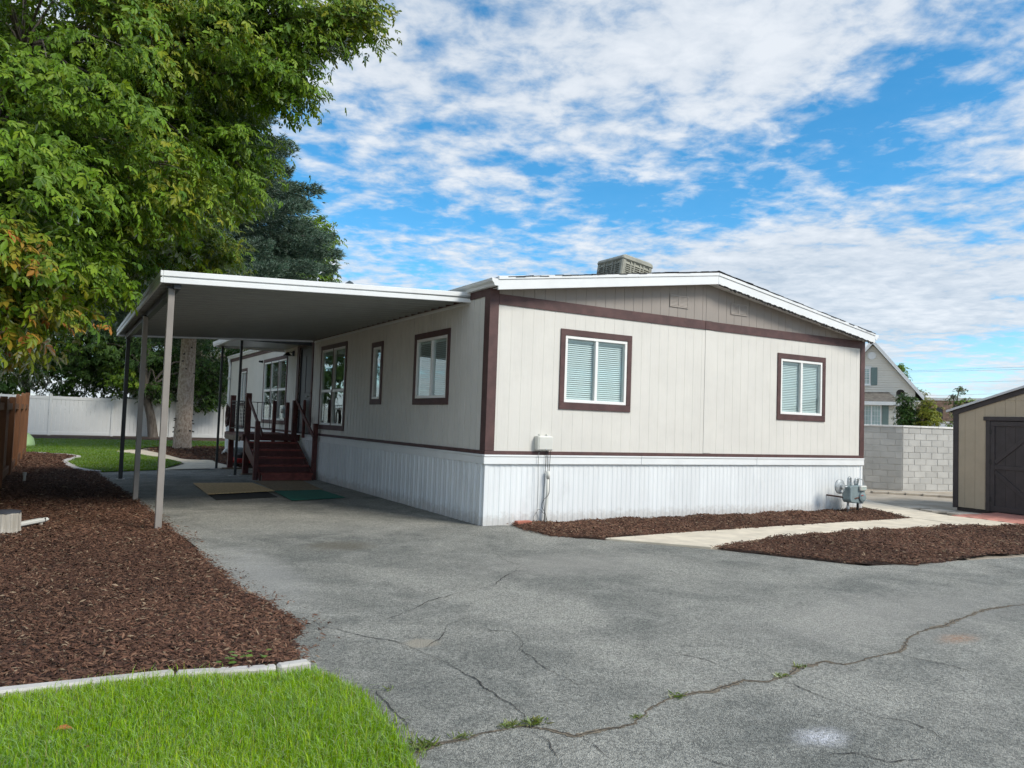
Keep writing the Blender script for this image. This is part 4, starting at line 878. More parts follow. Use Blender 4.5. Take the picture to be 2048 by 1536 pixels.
# ================================================================== NEIGHBOURS
def rframe(o, dirv, name, label, cat, group=None): return thing(name, (*o, 0), label, cat, group, rotz=math.atan2(dirv[1], dirv[0]))
nh = rframe((41.17, 21.93), (.569, -.822), 'neighbor_house', 'beige sided two storey house with steep gable behind block wall', 'house')
lap = MB(); z = 0; 
while z < 7.6:          # lapped siding, course by course
    z2 = min(z+.16, 7.6); hw = min(2.55, (7.68-z)/1.22-.02); hw2 = min(2.55, max(.02, (7.68-z2)/1.22-.02)); lap.hexa([(-hw, -.06, z), (hw, -.06, z), (hw, .1, z), (-hw, .1, z), (-hw2, 0, z2), (hw2, 0, z2), (hw2, .1, z2), (-hw2, .1, z2)]); z = z2
tag(lap.build('lap_siding', M['nsiding'], nh, fixn=True), kind='stuff')
MB().box(-2.55, 2.55, .1, 9, 0, 4.6).build('wall', M['nsiding'], nh)
nrf = MB().prism([(-3.05, 3.95), (0, 7.70), (3.05, 3.95), (3.05, 4.1), (0, 7.86), (-3.05, 4.1)], -.3, 9.3).build('roof', M['nroof'], nh, fixn=True)
for s in (-1, 1): MB().hexa([(s*3.05, -.36, 3.93), (0, -.36, 7.68), (0, -.305, 7.68), (s*3.05, -.305, 3.93), (s*3.05, -.36, 4.24), (0, -.36, 7.99), (0, -.305, 7.99), (s*3.05, -.305, 4.24)]).build('rake_trim', M['white'], nrf, fixn=True)
MB().box(2.52, 3.1, -.36, 9.3, 3.82, 3.93).build('soffit', M['white'], nrf); MB().box(2.5, 2.58, -.05, .1, 0, 3.82).build('corner_trim', M['white'], nh)
MB().lathe((-.06, -.03, 6.9), [(.26, 0), (.26, .05), (.18, .06), (.16, .03)], 20, 'y').build('round_vent', M['white'], nh)
def nwin(u0, u1, z0, z1, w, shut, par):
    f = MB()
    for a, b, c, d_ in ((u0, u1, z0, z0+.07), (u0, u1, z1-.09, z1), (u0, u0+.07, z0+.07, z1-.09), (u1-.07, u1, z0+.07, z1-.09), ((u0+u1)/2-.04, (u0+u1)/2+.04, z0+.07, z1-.09)): f.box(a, b, -w-.07, -w, c, d_)
    f.box(u0-.06, u1+.06, -w-.1, -w, z1, z1+.08).box(u0-.03, u1+.03, -w-.1, -w, z0-.06, z0)
    o = f.build('window', M['white'], par)
    for k, (a, b) in enumerate(((u0+.07, (u0+u1)/2-.04), ((u0+u1)/2+.04, u1-.07))):
        MB().box(a, b, -w-.03, -w-.02, z0+.07, z1-.09).build('pane', M['npane'], o)
        g = MB()
        for q in (1, 2): g.box(a+(b-a)*q/3-.01, a+(b-a)*q/3+.01, -w-.045, -w-.031, z0+.07, z1-.09)
        for q in (1, 2, 3): zq = z0+.07+(z1-z0-.16)*q/4; g.box(a, b, -w-.05, -w-.046, zq-.01, zq+.01)
        g.build('grille', M['white'], o)
    for a, b in ((u0-.42, u0-.04), (u1+.04, u1+.42)):
        if shut: MB().box(a, b, -w-.06, -w, z0-.02, z1+.02).build('shutter', M['shutter'], o, .01)
M['npane'] = mat('bright_pane', (.34, .46, .45), .12, .2, 1.5, spec=.8)
nwin(-1.45, -.13, 4.95, 6.10, .02, True, nh)
MB().box(-3, 1.35, -1.2, -.03, 0, 3.55).build('bay', M['nsiding'], nh)
lp = MB(); z = 0
while z < 3.5: lp.hexa([(-3, -1.26, z), (1.35, -1.26, z), (1.35, -1.2, z), (-3, -1.2, z), (-3, -1.215, z+.16), (1.35, -1.215, z+.16), (1.35, -1.2, z+.16), (-3, -1.2, z+.16)]); z += .16
tag(lp.build('lap_siding', M['nsiding'], nh, fixn=True), kind='stuff')
MB().box(1.3, 1.4, -1.27, -1.15, 0, 3.55).build('corner_trim', M['white'], nh)
MB().hexa([(-3, -1.6, 3.72), (1.7, -1.6, 3.72), (1.7, -.03, 3.72), (-3, -.03, 3.72), (-3, -1.6, 3.80), (1.7, -1.6, 3.80), (.95, -.03, 4.5), (-3, -.03, 4.5)]).build('bay_roof', M['nroof'], nh, fixn=True)
MB().box(-3, 1.75, -1.66, -1.605, 3.55, 3.78).build('bay_fascia', M['white'], nh); MB().box(1.702, 1.75, -1.6, -.03, 3.55, 3.78).build('bay_fascia', M['white'], nh)
nwin(-.62, .55, 2.1, 3.6, 1.235, True, nh)
dsh = rframe((39.6, 18.9), (.569, -.822), 'satellite_dish', 'black satellite dish sticking up beside the neighbor house', 'dish')
MB().lathe((0, 0, 4.25), [(.02, -.05), (.14, -.02), (.25, .05), (.24, .055), (.14, 0), (.02, -.03)], 20, 'y').build('reflector', M['torn'], dsh); MB().tube([(0, .05, 4.2), (-.15, .25, 3.8), (-.15, .25, .0)], .03, 8).build('mast', M['galv'], dsh); MB().tube([(.0, 0, 4.1), (.15, -.35, 3.95)], .015, 6).build('feed_arm', M['galv'], dsh)
bb = rframe((72.2, 34.6), (.496, -.868), 'brown_building', 'brown masonry building with flat roof behind the trees', 'building')
BWD = 4.6
MB().box(-BWD, 12, 0, 14, 0, 5.35).build('wall', M['bbrick'], bb)
zz_ = 3.25; rr = 0
while zz_ < 5.2:
    u = -BWD+(.3 if rr % 2 else 0)
    while u < 4:
        if not (-1.45 < u+.3 < -.55 and 3.45 < zz_+.1 < 4.7): MB().box(u+.02, u+.58, -.05, .0, zz_+.015, zz_+.235).build('masonry_block', M['bbrick'], bb)
        u += .6
    zz_ += .25; rr += 1
MB().box(-BWD-.1, 12, -.12, 14, 5.35, 5.62).build('parapet', M['cap'], bb); MB().box(-BWD-.05, 3, -.1, .0, 3.05, 3.22).build('string_course', M['cap'], bb); MB().box(-3.7, .4, -.06, 0, .4, 3.0).build('garage_door', M['white'], bb)
MB().box(-1.32, -.72, -.06, -.052, 3.48, 4.66).build('window', M['dark'], bb); 
gh = rframe((2.8, 47), (1, 0), 'grey_house', 'dark grey sided house wall behind the vinyl fence', 'house')
M['gsiding'] = mat('grey_green_siding', (.16, .18, .17), .7, .05, 1)
lp = MB(); z = 0
while z < 5: lp.hexa([(-4, -.03, z), (6, -.03, z), (6, 0, z), (-4, 0, z), (-4, -.008, z+.17), (6, -.008, z+.17), (6, 0, z+.17), (-4, 0, z+.17)]); z += .17
tag(lp.build('lap_siding', M['gsiding'], gh, fixn=True), kind='stuff'); MB().box(-4, 6, 0.001, 8, 0, 5).build('wall', M['gsiding'], gh); MB().prism([(-4.4, 5), (1, 7.2), (6.4, 5)], -.4, 8.4).build('roof', M['nroof'], gh, fixn=True)
# overhead wires
def wire(a, b, sag, label):
    a, b = Vector(a), Vector(b); d = b-a; a = a-d*.55; b = b+d*.8; pts = []
    for i in range(25):
        t = i/24; p = a.lerp(b, t); p.z -= sag*4*t*(1-t)*.0; pts.append(p)
    o = MB().tube(pts, .010, 4).build('overhead_wire', M['gcable']); tag(o, label, 'wire', 'overhead wires in the right sky')
for a, b, l in (((69.55, 38.88, 8.32), (75.09, 29.15, 8.72), 'topmost thin overhead wire in the right sky'), ((69.55, 38.87, 8.22), (75.09, 29.15, 8.49), 'second overhead wire just below the topmost'), ((70.57, 37.28, 7.10), (75.09, 29.15, 7.37), 'single overhead wire midway down the right sky'), ((70.94, 36.68, 5.82), (75.1, 29.15, 6.17), 'lowest overhead wire just above the brown building')): wire(a, b, 0, l)

# ================================================================== SMALL YARD THINGS
stp = thing('tree_stump', (-6.2, .85, 0), 'bleached short log stump with tarred dark top in the mulch', 'stump')
m = MB(); n = 22
for z, r in ((-.02, .175), (.1, .165), (.27, .16), (.29, .155)):
    for k in range(n): a = 2*math.pi*k/n; rr = r*(1+.05*math.sin(5*a)+.03*math.sin(11*a+1)); m.v.append((-6.2+rr*math.cos(a), .85+rr*math.sin(a), z))
m.f = [(i*n+k, i*n+(k+1) % n, (i+1)*n+(k+1) % n, (i+1)*n+k) for i in range(3) for k in range(n)]; m.build('stump_wood', M['stump'], stp)
MB().lathe((-6.2, .85, .285), [(.165, 0), (.16, .016), (.08, .02)], 22).build('stump_top', M['stumptop'], stp)
rl = thing('plastic_rail', (-5.95, 1.35, 0), 'pale plastic bar lying on the mulch beside the stump', 'bar')
MB().bar((-6.10, 1.03, .10), (-5.80, 1.62, .085), .09, .055).build('bar', M['plast'], rl, .015); MB().bar((-5.825, 1.57, .087), (-5.818, 1.585, .087), .094, .058).build('bar_joint', M['dpost'], rl); MB().bar((-5.802, 1.618, .085), (-5.77, 1.68, .084), .086, .05).build('end_cap', M['plast'], rl, .02)
MB().box(-6.1, -6.05, 1.05, 1.12, -.01, .072).box(-5.86, -5.81, 1.5, 1.56, -.01, .058).build('support_block', M['stump'], rl)
pv = thing('pipe_stub', (-6.25, 8.4, 0), 'short pale pipe stub standing in mulch near the fence', 'pipe'); MB().tube([(-6.25, 8.4, -.02), (-6.25, 8.4, .16)], .028, 10).build('pipe', M['plast'], pv); MB().tube([(-6.25, 8.4, .16), (-6.25, 8.4, .22)], .036, 10).build('cap', M['plast'], pv)
lb = MB(); lb.lathe((-6.95, 25.2, 0), [(.50, -.02), (.5, .12), (.44, .34), (.28, .52), (.1, .6)], 20); tag(lb.build('lawn_dome', M['lime'], smooth=True), 'pale green rounded object on the lawn behind the brown fence', 'lawn object')

# ================================================================== VEGETATION
def norm(a): return a/(np.linalg.norm(a, axis=-1, keepdims=True)+1e-9)
def leaflets(P, D, N, L, wr=.42, fold=.22, curl=.18):
    """pointed leaflets: base P, axis D, face normal N, length L -> verts, tris"""
    n = len(P); S = norm(np.cross(D, N)); N = np.cross(S, D); L = L[:, None]
    pts = []
    for f, w in ((0, 0), (.30, .62), (.62, .78), (1.0, 0), (.62, -.78), (.30, -.62)):
        pts.append(P + D*L*f + S*L*wr*.64*w + N*L*(fold*abs(w)*.5 - curl*f*f))
    V = np.stack(pts, 1).reshape(-1, 3); b = np.arange(n)[:, None]*6
    F = np.concatenate([b+np.array([[0, 1, 2]]), b+np.array([[0, 2, 3]]), b+np.array([[0, 3, 4]]), b+np.array([[0, 4, 5]])])
    return V, F
def tints(n, k, cols, per):
    """per-leaf natural colour variation"""
    c = np.array(cols, float); i = rng.integers(0, len(c), n); j = rng.integers(0, len(c), n); t = rng.random((n, 1)); q = (c[i]*(1-t)+c[j]*t)*(1+rng.normal(0, .12, (n, 1)))
    return np.repeat(np.clip(q, .003, 1), per, 0)
GREENS = [(.095, .19, .010), (.135, .235, .012), (.072, .155, .012), (.175, .255, .014), (.115, .215, .008)]
ORANGE = [(.33, .19, .02), (.36, .13, .025), (.24, .22, .02), (.18, .22, .02)]
YELLOW = [(.25, .26, .018), (.20, .235, .015), (.15, .21, .012)]
DARKG = [(.04, .09, .014), (.06, .115, .016), (.035, .08, .016)]
def compound(C, O, per, spread, L, palette, droop=.55):
    """leaf sprays at cluster centres C with outward directions O"""
    n = len(C)*per
    o = np.repeat(O, per, 0); c = np.repeat(C, per, 0)
    d = norm(o*.55 + rng.normal(0, .62, (n, 3))*[1, 1, .55] + [0, 0, -droop]); j = rng.normal(0, 1, (n, 3))*spread*[1, 1, .3]; j[:, 2] -= np.minimum(.45*(j[:, 0]**2+j[:, 1]**2)/spread, .9*spread); p = c + j + d*spread*.3
    ok = ~((p[:, 0] > -4.85) & (p[:, 0] < .5) & (p[:, 2] < 3.85) & (p[:, 1] > .2) & (p[:, 1] < 13)); d, p, o, n = d[ok], p[ok], o[ok], int(ok.sum())
    up = norm(o*.75 + [0, 0, .8] + rng.normal(0, .22, (n, 3)))
    Ps, Ds, Ns, Ls = [], [], [], []
    side = norm(np.cross(d, up)); ln = L*(.75+.5*rng.random(n))
    for back, ang, s in ((0, 0, 1.15), (.35, .75, .9), (.35, -.75, .9), (.75, 1.0, .8), (.75, -1.0, .8)):
        dd = norm(d*math.cos(ang) + side*math.sin(ang) + [0, 0, -.18] + rng.normal(0, .12, (n, 3)))
        Ps.append(p - d*(ln*back)[:, None]); Ds.append(dd); Ns.append(norm(up+rng.normal(0, .18, (n, 3)))); Ls.append(ln*s*(.85+.3*rng.random(n)))
    V, F = leaflets(np.concatenate(Ps), np.concatenate(Ds), np.concatenate(Ns), np.concatenate(Ls))
    c = np.array(palette, float); i = rng.integers(0, len(c), n); j = rng.integers(0, len(c), n); t = rng.random((n, 1)); q = np.clip((c[i]*(1-t)+c[j]*t)*(1+rng.normal(0, .15, (n, 1))), .003, 1)
    return V, F, np.repeat(np.tile(q, (5, 1)), 6, 0)
def lobe_clusters(center, rad, n, flat=.8, hollow=.55):
    d = norm(rng.normal(0, 1, (n, 3))); r = hollow+(1-hollow)*rng.random((n, 1))**.6
    # lumpy radius so that the outline is uneven
    lump = 1+.22*np.sin(d[:, :1]*5+center[0]*3)*np.cos(d[:, 1:2]*6+center[1]*2)+.15*np.sin(d[:, 2:]*9+center[2])
    P = np.array(center)+d*r*lump*np.array([rad, rad, rad*flat])
    k = ~((P[:, 0] > -5.15) & (P[:, 0] < .5) & (P[:, 2] < 4.15) & (P[:, 1] > 0) & (P[:, 1] < 13))   # nothing grows into the carport
    return P[k], norm(d*[1, 1, .6])[k]
def join(parts):
    V, F, T, off = [], [], [], 0
    for v, f, t in parts: V.append(v); F.append(f+off); T.append(t); off += len(v)
    return np.concatenate(V), np.concatenate(F), np.concatenate(T)
def limb(pts, r0, r1, parent, m, n=8):
    P = [tuple(p) for p in catmull(pts, 5)]; rs = [r0+(r1-r0)*i/(len(P)-1) for i in range(len(P))]
    return MB().tube(P, rs, n).build('limb', m, parent, smooth=True)
def broad_tree(name, base, label, lobes, leaf, per, spread, trunk_r, trunk_pts, group=None, extra=None, barkm='bark2', limb_r=.09):
    t = thing(name, (*base, 0), label, 'tree', group)
    P = [tuple(p) for p in catmull(trunk_pts, 5)]; rs = [trunk_r*(1-.55*i/(len(P)-1)) for i in range(len(P))]; rs[0] *= 1.25
    MB().tube(P, rs, 14).build('trunk', M[barkm], t, smooth=True)
    top = np.array(trunk_pts[-1]); parts = []
    for c, r, n, pal, flat in lobes:
        C, O = lobe_clusters(c, r, n, flat); parts.append(compound(C, O, per, spread, leaf, pal))
        mid = (top+np.array(c))/2+[0, 0, .5]; limb([trunk_pts[-2] if c[2] < top[2] else top, mid, c], limb_r, .02, t, M[barkm])
        for k in range(0, len(C), max(1, n//10)): limb([np.array(c)*.8+mid*.2, (np.array(c)+C[k])/2+[0, 0, .15], C[k]], .022, .006, t, M[barkm], 5)
    V, F, T = join(parts); tag(fast('crown', V, F, M['leaf'], t, base_loc(base), T), kind='stuff'); return t
def base_loc(b): return (b[0], b[1], 0)
big = [((-6.3, 1.9, 6.6), 2.3, 260, GREENS, .9), ((-4.9, 2.6, 7.6), 1.7, 190, GREENS+YELLOW, .8), ((-3.8, 3.0, 8.4), 1.1, 100, GREENS, .8), ((-2.85, 2.7, 8.25), .95, 90, GREENS, .8), ((-1.85, 2.4, 8.5), .62, 55, GREENS+YELLOW, .7), ((-2.95, 2.4, 7.25), .58, 46, GREENS, .8),
       ((-6.5, .7, 4.75), 1.45, 190, GREENS, .85), ((-4.95, 1.7, 5.0), .95, 90, GREENS+YELLOW, .8), ((-3.9, 3.4, 6.1), 1.15, 110, GREENS, .9), ((-6.4, -.5, 3.05), .75, 60, ORANGE+YELLOW+GREENS, .9), ((-6.35, -.3, 3.6), .8, 70, GREENS, .8), ((-5.5, 1.7, 3.75), 1.05, 110, GREENS, .8), ((-6.6, 0.2, 2.62), .60, 60, GREENS+YELLOW, .7),
       ((-3.6, 6.4, 4.95), .95, 85, YELLOW+GREENS, .7), ((-5.3, 5.6, 4.7), 1.1, 110, GREENS, .7), ((-3.5, 4.6, 5.9), .6, 55, GREENS+YELLOW, .8), ((-8.0, 3.2, 5.5), 2.4, 190, GREENS, 1), ((-7.0, 5.2, 4.0), 1.8, 150, DARKG+GREENS, .9), ((-6.2, 6.0, 6.5), 2.2, 170, GREENS, .9), ((-8.4, 1.2, 3.6), 1.5, 90, GREENS, .9)]
BIG = [(c, r, int(n*.40), p, f) for c, r, n, p, f in big] + [(c, r*.55, int(n*.10), p, f) for c, r, n, p, f in big]
broad_tree('leafy_tree', (-8.3, 4.6), 'large bright green broadleaf tree hanging over the carport at left', BIG, .093, 52, .235, .34, [(-8.3, 4.6, -.1), (-8.35, 4.5, 1.5), (-8.1, 4.3, 3.2), (-7.6, 4.0, 5.2)])
dk1 = [((-1.0, 40.6, 5.4), 2.6, 150, DARKG, .75), ((1.6, 39.0, 3.9), 1.4, 80, DARKG, .9), ((-3.9, 40.8, 5.4), 2.4, 120, DARKG, .7), ((-.9, 38.6, 2.9), .7, 24, DARKG, .8), ((-2.4, 39.6, 3.6), 1.1, 50, DARKG+GREENS, .8), ((1.9, 38.6, 2.6), .65, 28, DARKG, .8)]
broad_tree('leafy_tree', (-.9, 39.0), 'dark leafy tree with leaning trunk before the vinyl fence', dk1, .19, 12, .32, .30, [(-.9, 39.0, -.1), (-1.1, 38.9, 1.2), (-1.5, 38.7, 2.6), (-1.6, 38.5, 4.0)], 'trees at the back of the yard')
dk2 = [((-6.5, 43.0, 7.0), 4.0, 170, DARKG+GREENS, .8), ((-10.5, 42.5, 6.5), 3.6, 130, DARKG, .8), ((-3.0, 44.5, 9.0), 4.0, 140, DARKG, .8), ((-8.5, 41.5, 3.8), 1.9, 70, DARKG, .7)]
broad_tree('leafy_tree', (-7.5, 43.6), 'dark broad tree rising behind the left end of vinyl fence', dk2, .24, 12, .42, .35, [(-7.5, 43.6, -.1), (-7.5, 43.6, 3), (-7.3, 43.4, 6)], 'trees at the back of the yard')
dk4 = [((1.5, 43.5, 5.2), 3.4, 150, DARKG, .85), ((-2.5, 42.8, 4.2), 2.6, 120, DARKG, .8), ((5.5, 42.5, 5.0), 3.2, 120, DARKG, .9), ((-5.2, 42.3, 3.7), 2.0, 90, DARKG, .8)]
broad_tree('leafy_tree', (0.8, 43.8), 'dark dense tree just behind the middle of the vinyl fence', dk4, .22, 13, .40, .3, [(.8, 43.8, -.1), (.8, 43.8, 2), (.9, 43.7, 4.5)], 'trees at the back of the yard')
dk3 = [((5.0, 34.6, 10.6), 2.6, 110, GREENS+DARKG, .9), ((6.7, 34.0, 12.2), 1.1, 50, GREENS, .9), ((6.3, 34.2, 10.4), 1.6, 60, GREENS, .9), ((3.6, 36, 8), 3.2, 110, DARKG, .9)]
broad_tree('leafy_tree', (4.6, 35.6), 'bright green tree showing past the right side of spruce', dk3, .21, 12, .30, .3, [(4.6, 35.6, -.1), (4.7, 35.5, 4), (4.9, 35.2, 8)], 'trees at the back of the yard')
for (bx, by), l in (((-23, 10), 'nearer green tree beyond the brown fence, seen reflected in the windows'), ((-23.5, 19), 'middle green tree beyond the brown fence, seen reflected in the windows'), ((-22.5, 29), 'farther green tree beyond the brown fence, seen reflected in the windows')):
    broad_tree('leafy_tree', (bx, by), l, [((bx, by, 4.6), 3.6, 110, GREENS+DARKG, 1.0), ((bx+.5, by-1.5, 2.2), 2.8, 70, DARKG, .8)], .26, 11, .42, .3, [(bx, by, -.1), (bx, by, 1.5), (bx, by, 3.5)], 'trees beyond the brown fence')
# spruce with a bare lower trunk
def spruce(base, H, R, z0, label):
    t = thing('spruce_tree', (*base, 0), label, 'tree'); bx, by = base
    P = [(bx, by, -.1), (bx-.02, by, .3), (bx, by, 2), (bx+.02, by, 5), (bx+.05, by, 10), (bx+.1, by, H-1)]; rs = [.44, .37, .335, .30, .22, .03]
    tp = [tuple(p) for p in catmull(P, 6)]; rr = np.interp(np.linspace(0, 5, len(tp)), range(6), rs)
    tr = MB().tube(tp, list(rr), 20).build('trunk', M['bark'], t, smooth=True)
    for k in range(46):          # stubs of cut branches on the bare trunk
        z = .7+rng.random()*4.8; a = rng.random()*2*math.pi; r = np.interp(z, [0, 2, 5, 10], [.37, .335, .30, .22]); x, y = math.cos(a), math.sin(a)
        MB().tube([(bx+x*(r-.03), by+y*(r-.03), z), (bx+x*(r+.05+.04*rng.random()), by+y*(r+.05), z-.02)], [.04, .022], 6).build('branch_stub', M['torn'], tr)
    Ps, Ds, Ls = [], [], []; z = z0; k = 0
    while z < H-.3:
        f = (H-z)/(H-z0); L0 = R*f**.62*(.62+.38*min(1, (z-z0)/3+.35)); nb = 8 if f > .35 else 6
        for b in range(nb):
            a = 2*math.pi*(b+.5*(k % 2))/nb+rng.normal(0, .16); L = L0*(.78+.3*rng.random()); n = int(110+L*105)
            s = .25+.75*rng.random(n)**.75; hx, hy = math.cos(a), math.sin(a); lat = rng.normal(0, 1, n)*(.16+.22*L*(1-s)*.35+.12)
            zz = z + L*(.10*s - .42*s*s + .26*s**3) - np.abs(rng.normal(0, .42, n))*(1.15-s*.7) 
            p = np.stack([bx+hx*L*s-hy*lat, by+hy*L*s+hx*lat, zz], 1)
            Ps.append(p); d = np.stack([hx*np.ones(n)-hy*np.sign(lat)*.7, hy*np.ones(n)+hx*np.sign(lat)*.7, rng.normal(-.15, .35, n)+(s > .85)*.5], 1); Ds.append(d+rng.normal(0, .25, (n, 3))); Ls.append(.16+.14*rng.random(n))
            if b % 2 == 0: limb([(bx, by, z), (bx+hx*L*.5, by+hy*L*.5, z+L*(.05-.105+.03)), (bx+hx*L*.93, by+hy*L*.93, z+L*(.093-.363+.21))], .05, .012, t, M['bark2'], 5)
        z += .40*(1+.2*rng.random()); k += 1
    P = np.concatenate(Ps); D = norm(np.concatenate(Ds)); Ln = np.concatenate(Ls)[:, None]; n = len(P)
    # every shoot: five narrow needle blades fanned round its axis
    V = []; F = []; S = norm(np.cross(D, rng.normal(0, 1, (n, 3)))); U = np.cross(D, S); off = 0
    for q in range(6):
        a = q*math.pi/3; o = S*math.cos(a)+U*math.sin(a); w = np.cross(D, o)*.018; tip = P+D*Ln*(.55+.4*(q % 2))+o*Ln*.34
        V.append(np.stack([P-w, P+w, tip], 1).reshape(-1, 3)); F.append(np.arange(n*3).reshape(-1, 3)+off); off += n*3
    tn = tints(n, 0, [(.085, .15, .095), (.115, .185, .125), (.065, .12, .075), (.15, .215, .155)], 3)
    tag(fast('crown', np.concatenate(V), np.concatenate(F), M['needle'], t, (bx, by, 0), np.tile(tn, (6, 1))), kind='stuff'); return t
spruce((-1.1, 25.0), 18.6, 7.7, 5.6, 'blue green spruce with a bare pale trunk behind the carport')
# shrubs and small trees beyond the block wall
def shrub(name, base, label, lobes, leaf, per, spread, trunk, cat='tree', pal=None):
    return broad_tree(name, base, label, lobes, leaf, per, spread, .07, trunk, None, None, 'bark2', .03)
shrub('column_shrub', (36.5, 16.45), 'dark green columnar shrub against the neighbor house', [((36.45, 16.45, 1.5), .52, 70, DARKG, 1.5), ((36.45, 16.45, 2.7), .52, 80, DARKG, 1.4), ((36.42, 16.5, 3.6), .36, 40, DARKG, 1.5)], .12, 10, .16, [(36.5, 16.45, 0), (36.5, 16.45, 1), (36.5, 16.45, 3)])
YG = [(.20, .22, .02), (.16, .20, .02), (.24, .25, .03)]
shrub('yellow_green_tree', (36.95, 15.6), 'yellow green small tree right of the dark columnar shrub', [((36.9, 15.75, 1.8), .6, 50, YG, 1.2), ((37.0, 15.55, 2.7), .62, 55, YG, 1.0), ((37.03, 15.5, 3.3), .45, 34, YG, 1.1)], .12, 10, .15, [(36.95, 15.6, 0), (36.95, 15.6, 1), (36.97, 15.6, 2.6)])
shrub('slender_tree', (46.5, 22.8), 'slender green tree rising behind the neighbor roof', [((46.4, 22.9, 4.4), .8, 34, GREENS, 1.3), ((46.2, 23.2, 5.6), .45, 24, GREENS, 1.4), ((46.15, 23.25, 6.4), .3, 14, GREENS, 1.5), ((46.8, 22.4, 4.5), .55, 24, YG, 1)], .15, 9, .2, [(46.5, 22.8, 0), (46.5, 22.8, 2.5), (46.3, 23, 5)])
shrub('sparse_tree', (29.0, 9.4), 'small sparse tree with thin twigs above the shed roof edge', [((29.1, 9.25, 2.75), .42, 34, GREENS+YG, .9), ((29.25, 9.0, 3.1), .45, 26, GREENS, .8), ((28.95, 9.5, 3.35), .30, 7, DARKG, .7), ((29.1, 9.2, 3.7), .28, 6, DARKG, 1.0), ((29.0, 9.4, 2.2), .32, 12, GREENS, 1)], .085, 6, .12, [(28.97, 9.45, 0), (28.97, 9.45, 1.2), (29.0, 9.4, 2.4)])

# bark chips
def chips(name, poly, dens, size, z, holes=()):
    poly_ = np.array(poly); x0, y0 = poly_.min(0); x1, y1 = poly_.max(0); n = int((x1-x0)*(y1-y0)*dens)
    X = x0+(x1-x0)*rng.random(n); Y = y0+(y1-y0)*rng.random(n); k = inside(poly, X, Y)
    X, Y = X[k], Y[k]; D = np.hypot(X-CAM[0], Y-CAM[1]); X = X+rng.normal(0, .035, len(X)); Y = Y+rng.normal(0, .035, len(X)); keep = rng.random(len(X)) < np.clip((9.5/D)**1.25, .10, 1); X, Y, D = X[keep], Y[keep], D[keep]; n = len(X)
    sc_ = np.clip((D/9.5)**.55, 1, 3); L = size*(.45+.9*rng.random(n)**1.6)*sc_; Wd = L*(.14+.20*rng.random(n)); H = Wd*(.3+.35*rng.random(n))
    a = rng.random(n)*2*math.pi; tilt = rng.normal(0, .24, n); d = np.stack([np.cos(a)*np.cos(tilt), np.sin(a)*np.cos(tilt), np.sin(tilt)], 1)
    s = np.stack([-np.sin(a), np.cos(a), rng.normal(0, .35, n)], 1); s = norm(s); u = np.cross(d, s)
    lump = .012*np.sin(X*3.1+Y*1.7)+.010*np.sin(X*7.3-Y*5.1)
    c = np.stack([X, Y, z+.012+lump+rng.random(n)*.022+np.abs(np.sin(tilt))*L*.4], 1); L, Wd, H = L[:, None], Wd[:, None], H[:, None]
    V = np.stack([c-d*L/2, c-d*L*.1+s*Wd/2, c+d*L/2, c+d*L*.08-s*Wd/2, c+u*H], 1).reshape(-1, 3); b = np.arange(n)[:, None]*5
    F = np.concatenate([b+[[0, 3, 4]], b+[[3, 2, 4]], b+[[2, 1, 4]], b+[[1, 0, 4]]])
    pal = np.array([(.10, .048, .030), (.13, .067, .042), (.075, .036, .024), (.165, .092, .058), (.115, .058, .037), (.055, .028, .02)]); q = pal[rng.integers(0, 6, n)]*(1+rng.normal(0, .2, (n, 1)))
    q = q*(.85+.3*(.5+.5*np.sin(X*1.3+1.1*np.sin(Y*.9))))[:, None]; pale = rng.random(n) < .05; q[pale] = np.array([.26, .19, .125])*(.5+.7*rng.random((pale.sum(), 1)))
    return tag(fast(name, V, F, M['chip'], None, (poly_.mean(0)[0], poly_.mean(0)[1], 0), np.repeat(np.clip(q, .004, 1), 5, 0)), kind='stuff')
def grow(poly, k):
    p = np.array(poly); c = p.mean(0); return [tuple(c+(q-c)*(1+k/np.linalg.norm(q-c))) for q in p]
tag(chips('bark_mulch', [q for q in BEDL if True], 4600, .052, .0), 'loose reddish brown bark chips of the left mulch bed')
tag(chips('bark_mulch', grow(BED2, .045), 5200, .052, .0), 'bark chips in the narrow bed along the house')
tag(chips('bark_mulch', grow(BED3, .045), 4800, .052, .0), 'bark chips in the bed between walkway and driveway')
tag(chips('bark_mulch', BED4, 900, .07, .0), 'bark chips around the spruce trunk')
tag(chips('bark_mulch', [(-4.2, -5.5), (-3.9, -5.0), (-3.75, -4.5), (-3.85, -3.9), (-4.0, -3.1), (-4.05, -1.9), (-4.05, 0), (-4.15, 1.3), (-4.3, 4), (-4.42, 3.9), (-4.35, 1.3), (-4.27, -.1), (-4.25, -1.9), (-4.2, -3.2), (-4.06, -4.05), (-4.0, -4.58), (-4.22, -5.05)], 220, .05, -.02), 'stray bark chips spilled on the driveway edge')
# strays spilled on the asphalt edge
def strays(pts, n, sd):
    i = rng.integers(0, len(pts)-1, n); t = rng.random((n, 1)); A = np.array(pts); p = A[i]*(1-t)+A[i+1]*t+np.abs(rng.normal(0, sd, (n, 2)))*[1, 0]+rng.normal(0, sd*.5, (n, 2)); return p
